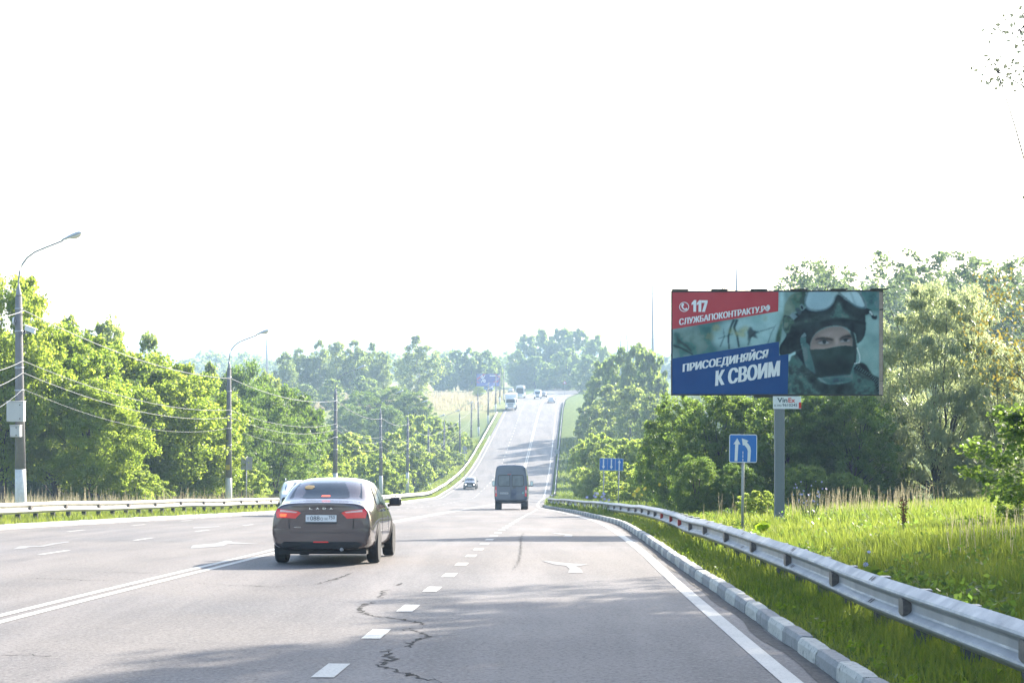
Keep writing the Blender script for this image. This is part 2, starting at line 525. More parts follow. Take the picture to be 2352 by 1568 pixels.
crack([(975, 1145), (900, 1128), (750, 1095), (640, 1060), (600, 1042), (622, 1022), (682, 1006), (632, 988), (630, 966), (685, 945)], .022, z7)
crack([(765, 945), (742, 932), (790, 910), (872, 880), (830, 858), (748, 840), (838, 828)], .020, z7)
crack([(855, 820), (800, 794), (700, 780), (540, 760), (490, 738), (478, 715), (520, 695), (572, 680)], .023, z7)
crack([(622, 662), (582, 655), (622, 640), (598, 622), (650, 612)], .02, z7)
crack([(690, 590), (720, 575)], .02, z7)
crack([(1335, 515), (1372, 480), (1390, 440), (1396, 400), (1400, 360), (1400, 310), (1425, 280)], .011, z7)
crack([(215, 585), (300, 565), (380, 540), (440, 515)], .023, z7)
crack([(180, 728), (420, 736), (640, 744), (880, 750)], .012, z6)
crack([(620, 680), (900, 686), (1250, 692)], .010, z6)
crack([(0, 1315), (160, 1312), (390, 1318)], .008, z6)
crack([(1500, 765), (1700, 782), (2100, 794), (2300, 780)], .010, z6)

# far skyline hills, mostly lost in the haze
def hills(name, y0, pts, m, depth=900):
    V = []; Fc = []
    n = 120
    xs = np.linspace(-4200, 4200, n)
    hz = np.interp(xs, [p[0] for p in pts], [p[1] for p in pts]) + fbm(xs, xs * 0 + y0, .006, 9) * 3
    prof = [(0, 0), (.25, .75), (.5, 1), (1, .2)]
    for t, s in prof:
        for x, h in zip(xs, hz): V.append((x, y0 + t * depth, -14 + (h + 14) * s))
    for j in range(len(prof) - 1):
        for i in range(n - 1): Fc.append((j * n + i, j * n + i + 1, (j + 1) * n + i + 1, (j + 1) * n + i))
    me = np_mesh(name, np.array(V), np.array(Fc), m, smooth=True)
    return tag(link(bpy.data.objects.new(name, me)), 'pale blue wooded hills along the horizon', kind='structure')
M_HILL = mat('far_hill', (.045, .07, .035), .95, var=.4, scale=.02)
hills('hills', 3900, [(-4200, 20), (-1500, 16), (-700, 11), (0, 8), (400, 2), (900, 8), (4200, 30)], M_HILL)

# ------------------------------------------------------------------ kerbs
def kerb_material(name, col):
    m, n, l, noise, ramp, mix, math_ = node_mat(name)
    p = n['Principled BSDF']; p.inputs['Roughness'].default_value = .8
    g = n.new('ShaderNodeNewGeometry'); pos = g.outputs['Position']
    c = mix(ramp(noise(3.0, pos), .3, .7), tuple(x * .8 for x in col), col)
    c = mix(math_('MULTIPLY', ramp(noise(16.0, pos, 6, .75), .52, .66), .8), c, (.12, .118, .11))
    l.new(c, p.inputs['Base Color'])
    b = n.new('ShaderNodeBump'); b.inputs['Strength'].default_value = .5; b.inputs['Distance'].default_value = .02
    l.new(noise(22.0, pos), b.inputs['Height']); l.new(b.outputs[0], p.inputs['Normal'])
    return m
M_KW = kerb_material('kerb_white_paint', (.50, .485, .43))
M_KG = kerb_material('kerb_bare_concrete', (.27, .268, .26))
def kerb_mesh(name, m, side, k):
    # cross-section, a = away from the road, b = up; chamfered road face
    r = random.Random(k)
    sec = [(0.0, -.12), (.008, .10), (.03, .145), (.05, .15), (.15, .15), (.15, -.12)]
    mb = MB(); segs = 6; L = .99
    for i in range(segs + 1):
        yy = -L / 2 + L * i / segs
        e = .010 if i in (0, segs) else 0
        for a, b in sec:
            mb.v.append((side * (a + (e if a < .07 else 0) + r.uniform(-.002, .002)), yy, b - (e if b > .05 else 0) + r.uniform(-.002, .002)))
    n = len(sec)
    for i in range(segs):
        for j in range(n):
            a, b = i * n + j, i * n + (j + 1) % n
            mb.f.append((a, b, b + n, a + n) if side > 0 else (a, a + n, b + n, b))
    mb.f.append(tuple(range(n))[::-1] if side > 0 else tuple(range(n))); mb.f.append(tuple(segs * n + j for j in range(n)) if side > 0 else tuple(segs * n + j for j in range(n))[::-1])
    return mb.mesh(name, m)
def kerb(xf, y0, y1, side, pattern, label):
    root = empty('kerb', (float(xf(y0)), y0, float(zr(y0)))); tag(root, label, kind='structure')
    ms = {c: [kerb_mesh('kerb_stone', M_KW if c == 'W' else M_KG, side, k) for k in range(4)] for c in 'WG'}
    y, i = y0, 0
    r = random.Random(3 if side > 0 else 4)
    while y < y1:
        s = (float(xf(y + 1)) - float(xf(y))); step = 1 / math.sqrt(1 + s * s)
        ym = y + step / 2
        o = bpy.data.objects.new('kerb_stone', ms[pattern[i % len(pattern)]][i % 4])
        s2 = float(zr(y + step) - zr(y)) / step
        o.location = (float(xf(ym)) + r.uniform(-.008, .008) - root.location.x, ym - root.location.y, float(zr(ym)) + r.uniform(-.006, .006) - root.location.z)
        o.rotation_euler = (math.atan(s2), r.uniform(-.01, .01), -math.atan(s) + r.uniform(-.006, .006))
        link(o, root); y += step; i += 1
kerb(XR, 9, 124, 1, 'WG', 'white and grey painted kerb beside the merge lane')
kerb(XL, 44, 335, -1, 'WWG', 'white and grey painted kerb below the long cream guard rail')

# ------------------------------------------------------------------ guard rails
def rail_material(name, col, rough, metal):
    m, n, l, noise, ramp, mix, math_ = node_mat(name)
    p = n['Principled BSDF']; p.inputs['Metallic'].default_value = metal
    g = n.new('ShaderNodeNewGeometry'); pos = g.outputs['Position']
    c = mix(ramp(noise(1.7, pos), .3, .7), tuple(x * .82 for x in col), col)
    mp = n.new('ShaderNodeMapping'); mp.inputs['Scale'].default_value = (9, 9, 60); l.new(pos, mp.inputs['Vector'])
    c = mix(math_('MULTIPLY', ramp(noise(1.0, mp.outputs[0], 4), .55, .75), .35), c, tuple(x * .45 for x in col))
    l.new(c, p.inputs['Base Color']); l.new(ramp(noise(5.0, pos), .3, .7, rough - .1, rough + .12), p.inputs['Roughness'])
    return m
M_RAIL = rail_material('galvanised_rail', (.36, .36, .36), .55, .3)
M_RAILC = rail_material('cream_rail', (.52, .49, .43), .6, .1)
M_POST = mat('rail_post', (.085, .085, .09), .6, .3, var=.3, scale=8)
M_POSTD = mat('dark_rail_post', (.018, .018, .02), .6, .1, var=.3, scale=8)
M_REFL = mat('reflector_bracket', (.13, .115, .105), .5, .2, var=.3, scale=20)
M_REDR = mat('red_reflector', (.35, .03, .02), .35)
M_SLOT = mat('bolt_slot', (.045, .022, .018), .7)
WSEC = [(0, 0), (.012, .008), (.085, .06), (.095, .08), (.088, .098), (.03, .135), (.02, .15), (.02, .21), (.03, .225), (.088, .262), (.095, .28), (.085, .30), (.012, .352), (0, .36)]
def guard_rail(path, side, top, label, beam=5.2, post=1.65, refl=3.5, mrail=M_RAIL, mpost=M_POST, detail=60, seed=1):
    """path: x(y) samples; side = +1 when the road lies on the -x side"""
    r = random.Random(seed)
    ys = np.arange(path[0][0], path[-1][0] + .01, .25)
    t = smooth_tab(path, 4, path[0][0], path[-1][0], .25)
    xs = np.interp(ys, *t)
    s = np.concatenate([[0], np.cumsum(np.hypot(np.diff(xs), np.diff(ys)))])
    at = lambda d: (float(np.interp(d, s, xs)), float(np.interp(d, s, ys)))
    def dirn(d):
        a, b = at(max(0, d - .3)), at(min(s[-1], d + .3)); v = Vector((b[0] - a[0], b[1] - a[1], 0)).normalized()
        return v, Vector((-v.y, v.x, 0)) * side               # second: towards the road when side=+1 (left of travel)
    x0, y0 = at(0)
    root = empty('guard_rail', (x0, y0, float(ground_z(x0, y0)))); tag(root, label, 'guard rail')
    B = Vector(root.location)
    nb = int(s[-1] / beam)
    jz = [r.uniform(-.022, .022) for _ in range(nb + 2)]; jx = [r.uniform(-.03, .03) for _ in range(nb + 2)]
    zt = lambda d: float(zr(at(d)[1])) + top
    def pt(d, a, b):
        x, y = at(d); v, w = dirn(d); i = min(nb, int(d / beam)); f = d / beam - i
        e = f * f * (3 - 2 * f)
        return Vector((x, y, 0)) + w * (a + jx[i] * (1 - e) + jx[i + 1] * e) + Vector((0, 0, zt(d) - .36 + b + jz[i] * (1 - e) + jz[i + 1] * e)) - B
    for i in range(nb):
        d0, d1 = i * beam, (i + 1) * beam + .22
        mb = MB(); k = 12 if at(d0)[1] < detail * 1.6 else 4
        lo = .0035 if i % 2 else 0.0
        dent = r.random() < .35; dc = r.uniform(.2, .8); da = r.uniform(.006, .022)
        for j in range(k + 1):
            d = min(s[-1], d0 + (d1 - d0) * j / k); q = j / k
            dn = da * math.exp(-((q - dc) / .05) ** 2) if dent else 0
            for a, b in WSEC: mb.v.append(tuple(pt(d, a + lo - dn * (1 if b > .15 else .3), b - dn * .5 * (b > .2))))
        n = len(WSEC)
        for j in range(k):
            for q in range(n - 1):
                a = j * n + q; mb.f.append((a, a + 1, a + n + 1, a + n))
        o = mb.build('rail_beam', mrail, root)
        if at(d1)[1] < detail * .7:                           # bolt slots at the lap
            v, w = dirn(d1); up = Vector((0, 0, 1))
            for a, b, na, nb_ in ((.0485, .326, .052, .073), (.059, .1165, .037, .058)):
                nn = (w * na + up * nb_).normalized(); tt = v.cross(nn)
                for q in (.03, .13):
                    c = pt(d1 - .22 + q, a + lo, b) + nn * .006
                    MB().poly([c + v * (.016 * math.cos(g) + .012 * math.sin(g)) + tt * (.034 * math.sin(g)) for g in [2 * math.pi * h / 10 for h in range(10)]]).build('bolt_slot', M_SLOT, o)
    # posts: C-shaped steel with a cap lug showing above the beam
    pm = MB(); H = .95
    pm.prism([(-.055, -.07), (.055, -.07), (.055, -.055), (-.04, -.055), (-.04, .055), (.055, .055), (.055, .07), (-.055, .07)], (0, 0, -.35), (1, 0, 0), (0, 1, 0), (0, 0, H))
    pmesh = pm.mesh('post', mpost)
    cm = MB().box((0, 0, 0), (.10, .15, .008)); cmesh = cm.mesh('post_cap', mrail)
    d = .8
    while d < s[-1]:
        x, y = at(d); v, w = dirn(d)
        o = bpy.data.objects.new('post', pmesh); o.location = Vector((x, y, zt(d) - .03 - .6)) - w * .085 - B
        o.rotation_euler = (r.uniform(-.02, .02), r.uniform(-.02, .02), math.atan2(v.y, v.x)); link(o, root)
        if y < detail:
            c = bpy.data.objects.new('post_cap', cmesh); c.location = (0, 0, .607); link(c, o)
        d += post * r.uniform(.96, 1.04)
    # reflector brackets sitting in the trough of the beam
    rm = MB().prism([(-.09, -.06), (-.03, -.075), (.03, -.075), (.09, -.06), (.09, .06), (.03, .075), (-.03, .075), (-.09, .06)], (0, 0, 0), (1, 0, 0), (0, 0, 1), (0, .075, 0))
    rmesh = rm.mesh('reflector', M_REFL); rred = rm.mesh('reflector', M_REDR)
    d = refl * .6; i = 0
    while d < s[-1] and at(d)[1] < detail * 2.2:
        v, w = dirn(d)
        red = side > 0 and 38 < at(d)[1] < 47
        o = bpy.data.objects.new('reflector', rred if red else rmesh); o.location = pt(d, .022, .18); o.rotation_euler = (0, 0, math.atan2(w.y, w.x) - math.pi / 2); link(o, root)
        d += refl; i += 1
    return root
guard_rail([(6, 3.42), (12, 3.47), (20, 3.5), (35, 3.72), (50, 4.2), (60, 4.4), (75, 4.2), (88, 3.85), (100, 3.5), (112, 3.0), (126, 2.55)], 1, .66,
           'dented grey galvanised guard rail running beside the merge lane kerb', seed=5)
guard_rail([(y, float(XL(y)) - .95) for y in np.arange(44, 393, 4.0)], -1, .78,
           'long cream guard rail along the wooded side below the lamp posts', post=1.6, mrail=M_RAILC, mpost=M_POSTD, detail=75, seed=8)
guard_rail([(168, 3.95), (180, 4.1), (200, 4.9), (238, 5.95), (271, 7.0), (324, 8.9), (400, 11.7), (440, 13.4)], 1, .66,
           'shaded guard rail along the far climbing side of the road', post=2.0, refl=400, detail=10, seed=11)

# ------------------------------------------------------------------ lettering
def text_mesh(name, txt, quad, m, bold=.0, fat=0.0):
    """lettering fitted into the four corners quad = (bottom left, bottom right, top right, top left)"""
    cu = bpy.data.curves.new('lettering', 'FONT'); cu.body = txt; cu.offset = bold; cu.resolution_u = 3
    o = bpy.data.objects.new('lettering', cu); COL.objects.link(o)
    bpy.context.view_layer.update()
    me = bpy.data.meshes.new_from_object(o.evaluated_get(bpy.context.evaluated_depsgraph_get()))
    bpy.data.objects.remove(o); bpy.data.curves.remove(cu)
    n = len(me.vertices); co = np.zeros(n * 3, np.float32); me.vertices.foreach_get('co', co); co = co.reshape(-1, 3)
    lo, hi = co.min(0), co.max(0)
    s = (co[:, 0] - lo[0]) / max(1e-6, hi[0] - lo[0]); t = (co[:, 1] - lo[1]) / max(1e-6, hi[1] - lo[1])
    q = [np.array(p, float) for p in quad]
    P = ((1 - s) * (1 - t))[:, None] * q[0] + (s * (1 - t))[:, None] * q[1] + (s * t)[:, None] * q[2] + ((1 - s) * t)[:, None] * q[3]
    me.vertices.foreach_set('co', P.astype(np.float32).ravel())
    me.materials.clear(); me.materials.append(m); me.update(); me.name = name
    if fat:                                                # heavier strokes: the letters once more, a hair to each side
        bm = bmesh.new(); bm.from_mesh(me); u = Vector(q[1] - q[0]).normalized() * fat; nrm = Vector(q[1] - q[0]).cross(Vector(q[3] - q[0])).normalized()
        base = list(bm.faces)
        for k in (-1, 1):
            d = bmesh.ops.duplicate(bm, geom=list({v for f in base for v in f.verts}) + base)
            bmesh.ops.translate(bm, verts=[g for g in d['geom'] if isinstance(g, bmesh.types.BMVert)], vec=u * k + nrm * (.0015 * k))
        bm.to_mesh(me); bm.free()
    return me
def lettering(txt, quad, m, parent, bold=0.0, name='lettering', fat=0.0):
    return link(bpy.data.objects.new(name, text_mesh(name, txt, quad, m, bold, fat)), parent)

# ------------------------------------------------------------------ street lamps
M_CONC = mat('pole_concrete', (.19, .18, .175), .9, var=.22, scale=1.6, bump=.3, bscale=30)
M_WASH = mat('pole_whitewash', (.62, .61, .58), .85, var=.14, scale=5, bump=.2, bscale=30)
M_STEEL = mat('lamp_arm_steel', (.26, .26, .27), .5, .4, var=.15, scale=6)
M_LBODY = mat('lamp_housing', (.50, .52, .55), .45, .25, var=.08, scale=5)
M_LGLASS = mat('lamp_glass', (.70, .66, .52), .2, spec=.6)
M_BAND = mat('pole_band', (.42, .42, .43), .5, .4)
M_YEL = mat('yellow_tag', (.55, .42, .05), .6)
LAMP_H = 7.9
def make_lamp():
    root = empty('street_lamp')
    H = LAMP_H
    MB().tube([(0, 0, 1.75), (0, 0, H * .6), (0, 0, H)], [.185, .15, .118], 16).build('pole', M_CONC, root, True)
    MB().tube([(0, 0, -.8), (0, 0, 1.0), (0, 0, 1.75)], [.205, .195, .186], 16).build('whitewashed_base', M_WASH, root, True)
    for z in (H - .45, H - 1.25, H - 2.55, H - 3.35, H - 4.3):
        r = .118 + (.185 - .118) * (H - z) / (H - 1.75) + .012
        MB().lathe([(r, -.03), (r + .004, 0), (r, .03)], (0, 0, z), n=16).build('steel_band', M_BAND, root, True)
    arm = [(0, 0, H - .02), (0, 0, H + .5), (.04, 0, H + .85), (.14, 0, H + 1.12), (.32, 0, H + 1.36), (.6, 0, H + 1.56), (1.0, 0, H + 1.72), (1.62, 0, H + 1.95)]
    a = MB().tube(arm, [.03] * len(arm), 10).build('arm', M_STEEL, root, True)
    MB().lathe([(.105, 0), (.10, .08), (.05, .32), (.032, .44)], (0, 0, H), n=14).build('cap_cone', M_STEEL, a, True)
    # luminaire: cobra head with a glass bowl
    ang = math.atan2(.23, .62)
    body = MB()
    secs = [(0, .05, .05), (.12, .075, .06), (.3, .12, .085), (.5, .145, .10), (.68, .13, .09), (.78, .07, .045)]
    n = 12
    for t, w, h in secs:
        for j in range(n):
            g = 2 * math.pi * j / n
            lx, ly, lz = t, w * math.cos(g), h * math.sin(g) * (1 if math.sin(g) > 0 else .35)
            body.v.append((1.58 + lx * math.cos(ang) - lz * math.sin(ang), ly, H + 1.96 + lx * math.sin(ang) + lz * math.cos(ang)))
    for i in range(len(secs) - 1):
        for j in range(n):
            p, q = i * n + j, i * n + (j + 1) % n
            body.f.append((p, q, q + n, p + n))
    body.f.append(tuple(range(n))[::-1]); body.f.append(tuple((len(secs) - 1) * n + j for j in range(n)))
    hd = body.build('luminaire', M_LBODY, root, True)
    bowl = MB(); secs = [(.32, .06, .02), (.4, .115, .07), (.55, .125, .10), (.68, .105, .07), (.75, .05, .02)]
    for t, w, h in secs:
        for j in range(n):
            g = 2 * math.pi * j / n
            lx, ly, lz = t, w * math.cos(g), -.03 + h * math.sin(g) * (.1 if math.sin(g) > 0 else 1)
            bowl.v.append((1.58 + lx * math.cos(ang) - lz * math.sin(ang), ly, H + 1.96 + lx * math.sin(ang) + lz * math.cos(ang)))
    for i in range(len(secs) - 1):
        for j in range(n):
            p, q = i * n + j, i * n + (j + 1) % n
            bowl.f.append((p, q, q + n, p + n))
    bowl.f.append(tuple(range(n))[::-1]); bowl.f.append(tuple((len(secs) - 1) * n + j for j in range(n)))
    bowl.build('glass_bowl', M_LGLASS, hd, True)
    return root
lamp_spots = [(48, 62, 680), (525, 99, 848), (769.5, 136, 905), (875, 172, 949), (935.5, 203, 963), (986, 236, 972), (1019, 262, 978), (1056.8, 287, 970), (1082, 311, 945), (1099.6, 337, 914), (1121, 365, 890), (1138.6, 396, 868), (1148, 427, 858), (1157, 460, 850)]
lamp_names = ['street lamp carrying two pale boxes and a camera, nearest the camera', 'tall concrete street lamp with a yellow tag beside the grey sign back', 'street lamp rising behind the brown sedan roof, third along the rail',
              'fourth street lamp along the cream rail, its white foot in lime bushes', 'fifth street lamp along the cream rail among lime bushes', 'sixth street lamp along the cream rail', 'seventh street lamp along the cream rail', 'eighth street lamp along the cream rail near the round sign back',
              'ninth street lamp along the cream rail, on open grass', 'tenth street lamp along the cream rail', 'eleventh street lamp along the cream rail, carrying a dark box', 'twelfth street lamp, standing just below the white truck', 'thirteenth street lamp, beside the white truck', 'farthest street lamp near the top of the hill']
proto = make_lamp(); LAMPS = []
for i, ((u, y, vt), lab) in enumerate(zip(lamp_spots, lamp_names)):
    o = proto if i == 0 else copy_tree(proto)
    x = px(u, y); g = float(ground_z(x, y))
    top = pz(vt, y)
    z = top - LAMP_H if i < 5 else g
    o.location = (x, y, z)
    o.rotation_euler = (0, R([-.6, .2, .3, -.4, .5, -1.0, .8, -.5, .7, -1.2, .6, 0, .5, .4][i]), R(rnd.uniform(-8, 8)))
    tag(o, lab, 'street lamp', 'street lamps along the cream guard rail')
    LAMPS.append(o)
tagp = MB().prism([(-.11, -.14), (.11, -.14), (.11, .14), (-.11, .14)], (0, -.215, 2.35), (1, 0, 0), (0, 0, 1), (0, .01, 0)).build('yellow_tag', M_YEL, LAMPS[1])

def mount(name, parent_lamp, label, cat):
    o = empty(name, parent_lamp.location); return tag(o, label, cat)
M_BOX = mat('cabinet_grey', (.50, .49, .47), .5, var=.05, scale=3)
M_BLK = mat('black_plastic', (.02, .02, .022), .5)
M_WHITE = mat('white_enamel', (.72, .72, .72), .4, var=.04, scale=5)
def cabinet(label, x0, x1, z0, z1, n=2):
    L = LAMPS[0].location; z_of = lambda v: pz(v, 61.6) - L.z
    c = empty('equipment_box', (L.x, L.y - .32, L.z)); tag(c, label, 'box')
    w, h = x1 - x0, z1 - z0
    MB().box(((x0 + x1) / 2, 0, (z0 + z1) / 2), (w, .3, h), bev=.012).build('housing', M_BOX, c)
    d = MB().box(((x0 + x1) / 2 - .03, -.157, (z0 + z1) / 2), (w - .1, .012, h - .08)).build('door', M_BOX, c)
    MB().box(((x0 + x1) / 2, -.01, z1 + .012), (w + .03, .33, .02)).build('rain_lip', M_BOX, c)
    for zz in (z0 + .16 * h, z1 - .16 * h):
        MB().lathe([(.022, 0), (.022, -.02)], ((x1 - .12), -.164, zz), 'y', 10).build('lock', M_BLK, d)
    for zz in (z0 + .2 * h, z1 - .2 * h):
        MB().box(((x0 + x1) / 2, .2, zz), (.2, .12, .04)).build('bracket', M_BAND, c)
LZ = LAMPS[0].location.z
zz = lambda v: pz(v, 61.7) - LZ
cabinet('larger pale grey equipment box strapped to the lamp post', -.38, .22, zz(968), zz(922))
cabinet('smaller pale grey equipment box below the larger one on the lamp post', -.26, .09, zz(1003), zz(977))
# surveillance camera
L = LAMPS[0].location
c = empty('surveillance_camera', (L.x + .22, L.y - .2, LZ + zz(752))); tag(c, 'white surveillance camera on a bracket of the nearest lamp post', 'camera')
MB().prism([(0, -.11), (.36, -.14), (.36, .02), (.3, .06), (0, .06)], (.0, -.08, .02), (.95, 0, -.28), (.1, 0, 1), (0, .16, 0)).build('housing', M_WHITE, c)
MB().prism([(-.02, .065), (.44, .03), (.44, .045), (-.02, .08)], (.0, -.1, .02), (.95, 0, -.28), (.1, 0, 1), (0, .20, 0)).build('sun_shield', M_WHITE, c)
MB().tube([(.14, 0, -.1), (.1, 0, -.2), (-.25, .12, -.22)], .025, 8).build('bracket', M_STEEL, c)
MB().box((-.06, .1, -.14), (.08, .1, .16), bev=.01).build('junction_box', M_BLK, c)
c = empty('antenna', (L.x - .2, L.y - .1, LZ + zz(737))); tag(c, 'small white round dish antenna on the nearest lamp post', 'antenna')
MB().lathe([(.0, -.02), (.13, -.015), (.16, .03), (.155, .045), (.12, .01), (.0, .0)], (-.03, 0, 0), 'x', 18).build('dish', M_WHITE, c, True)
MB().box((.09, .03, 0), (.16, .05, .06)).build('bracket', M_BAND, c)

# overhead cables
M_CAB = mat('cable_grey', (.20, .20, .20), .45, var=.15, scale=2)
def cable(label, dz, dx, sag, rad, ext):
    pts = []
    anchors = [Vector((px(-420, 28), 28, pz(ext, 28)))] + [Vector((l.location.x + dx, l.location.y - .16, l.location.z + LAMP_H + dz)) for l in LAMPS]
    for a, b in zip(anchors, anchors[1:]):
        for i in range(16):
            t = i / 16; p = a.lerp(b, t); p.z -= sag * 4 * t * (1 - t) * ((b - a).length / 37) ** 1.3; pts.append(p)
    pts.append(anchors[-1])
    tag(MB().tube(pts, rad, 5).build('overhead_cable', M_CAB, smooth=True), label, 'cable')
cable('topmost twisted cable strung between the street lamps', -.52, .16, .52, .017, 640)
cable('second overhead cable strung from lamp to lamp', -2.30, .12, .55, .012, 800)
cable('third overhead cable, just below the second, on the street lamps', -2.72, .12, .62, .012, 870)
cable('lowest thin overhead cable on the street lamps', -3.3, .12, .75, .008, 960)

# ------------------------------------------------------------------ road signs
M_BLUE = mat('sign_blue', (.012, .14, .46), .4, var=.06, scale=3)
M_SWHITE = mat('sign_white', (.66, .68, .70), .4, var=.04, scale=5)
M_SBACK = mat('sign_back', (.33, .34, .35), .5, .3, var=.12, scale=4)
M_SPOST = mat('sign_post', (.34, .34, .33), .6, .2, var=.2, scale=3)
M_RED = mat('sign_red', (.50, .02, .02), .45)
def rr(w, h, r, n=4):
    out = []
    for cx, cy, a0 in ((w / 2 - r, h / 2 - r, 0), (-w / 2 + r, h / 2 - r, 90), (-w / 2 + r, -h / 2 + r, 180), (w / 2 - r, -h / 2 + r, 270)):
        for i in range(n + 1):
            a = R(a0 + 90 * i / n); out.append((cx + r * math.cos(a), cy + r * math.sin(a)))
    return out
def sign(name, label, u, y, vtop, vbot, w, posts, yaw=0, lean=0):
    """flat sign; local x right, z up, face towards -y"""
    x = px(u, y); g = float(ground_z(x, y)); zt, zb = pz(vtop, y), pz(vbot, y)
    root = empty(name, (x, y, g), (0, R(lean), R(yaw))); tag(root, label, 'road sign')
    h = zt - zb; zc = (zt + zb) / 2 - g
    for dx in posts:
        MB().tube([(dx, .06, -.4), (dx, .06, zc + h * .45)], .036, 10).build('post', M_SPOST, root, True)
    return root, w, h, zc
def plate(root, w, h, zc, mface, mrim, r=.05, rim=.02):
    MB().prism(rr(w, h, r), (0, 0, zc), (1, 0, 0), (0, 0, 1), (0, .02, 0)).build('rim', mrim, root)
    return MB().prism(rr(w - 2 * rim, h - 2 * rim, max(.01, r - rim)), (0, -.004, zc), (1, 0, 0), (0, 0, 1), (0, .003, 0)).build('face', mface, root)
def mark(name, pts, zc, parent, m=M_SWHITE, y=-.008):
    bm = bmesh.new(); f = bm.faces.new([bm.verts.new((a, y, zc + b)) for a, b in pts]); f.normal_update(); bmesh.ops.triangulate(bm, faces=[f])
    me = bpy.data.meshes.new(name); bm.to_mesh(me); bm.free(); me.materials.append(m)
    return link(bpy.data.objects.new(name, me), parent)
root, w, h, zc = sign('lane_end_sign', 'square blue sign with a straight and a bending white arrow', 1705.5, 44, 997, 1062, .70, [.0], yaw=-6, lean=.4)
f = plate(root, w, h, zc, M_BLUE, M_SWHITE)
def S1(x, y): return ((x - 1594) / 287 * .70, (182 - y) / 295 * .71)
mark('straight_arrow', [S1(*p) for p in ((1507, 315), (1512, 137), (1494, 137), (1533, 74), (1566, 138), (1545, 138), (1536, 315))], zc, f)
mark('bent_arrow', [S1(*p) for p in ((1638, 318), (1642, 205), (1634, 180), (1618, 160), (1608, 148), (1590, 148), (1580, 75), (1648, 100), (1632, 118), (1652, 140), (1668, 165), (1674, 200), (1668, 318))], zc, f)
for a, b in ((212, 235), (242, 252), (258, 278), (290, 315)):
    mark('lane_mark', [S1(*p) for p in ((1588, b), (1588, a), (1596, a), (1596, b))], zc, f)
root, w, h, zc = sign('lane_direction_sign', 'wide blue sign with two arrows down and one up on twin posts', 1402, 95, 1052, 1080, 1.29, [-.40, .42], yaw=-3, lean=1.2)
f = plate(root, w, h, zc, M_BLUE, M_SWHITE, .02, .015)
W3 = w / 3
for k, up in ((-1, False), (0, False), (1, True)):
    cx = k * W3; s = 1 if up else -1
    mark('arrow', [(cx - .033, -s * .29), (cx + .033, -s * .29), (cx + .033, s * .10), (cx + .09, s * .10), (cx, s * .26), (cx - .09, s * .10), (cx - .033, s * .10)][::1], zc, f)
mark('divider', [(W3 / 2 - .008, -.31), (W3 / 2 + .008, -.31), (W3 / 2 + .008, .31), (W3 / 2 - .008, .31)], zc, f)
for i in range(7):
    b = -.29 + i * .085
    mark('divider', [(-W3 / 2 - .007, b), (-W3 / 2 + .007, b), (-W3 / 2 + .007, b + .05), (-W3 / 2 - .007, b + .05)], zc, f)
# sign backs on the oncoming side
def sign_back(name, label, u, y, vt, vb, shape, w=None):
    x = px(u, y); g = float(ground_z(x, y)); zc = (pz(vt, y) + pz(vb, y)) / 2 - g; h = pz(vt, y) - pz(vb, y)
    root = empty(name, (x, y, g)); tag(root, label, 'road sign')
    MB().tube([(0, -.05, -.4), (0, -.05, zc + h * .5)], .038, 10).build('post', M_SPOST, root, True)
    ol = rr(w or h, h, .05) if shape == 'square' else [(h / 2 * math.cos(a), h / 2 * math.sin(a)) for a in [2 * math.pi * i / 24 for i in range(24)]]
    p = MB().prism(ol, (0, 0, zc), (1, 0, 0), (0, 0, 1), (0, .018, 0)).build('plate', M_SBACK, root)
    for q in (-.25, .25): MB().box((0, -.02, zc + q * h), (h * .8, .025, .03)).build('clamp', M_SPOST, root)
    return root, zc, h
sign_back('road_sign', 'plain grey back of a square sign beside the second lamp', 566, 101, 1049, 1079, 'square', .66)
rt, zc, h = sign_back('road_sign', 'dark back of a round sign with a small plate under it', 1067.5, 262, 1024, 1035, 'round')
MB().prism(rr(.72, .34, .03), (0, 0, zc - h / 2 - .25), (1, 0, 0), (0, 0, 1), (0, .018, 0)).build('lower_plate', M_SBACK, rt)
sign_back('road_sign', 'round grey sign back standing at the shaded far rail', 1279, 300, 1031, 1042, 'round')
x, y = px(1297, 520), 520; g = float(ground_z(x, y)); zt, zb = pz(874, y), pz(881.5, y)
root = empty('warning_sign', (x, y, g)); tag(root, 'red and white triangular warning sign at the hill top', 'road sign')
MB().tube([(0, .05, -.3), (0, .05, zt - g - .2)], .05, 8).build('post', M_SPOST, root)
MB().prism([(-.62, 0), (.62, 0), (0, 1.08)], (0, 0, zb - g), (1, 0, 0), (0, 0, 1), (0, .02, 0)).build('rim', M_RED, root)
MB().prism([(-.40, .14), (.40, .14), (0, .82)], (0, -.006, zb - g), (1, 0, 0), (0, 0, 1), (0, .005, 0)).build('face', M_SWHITE, root)

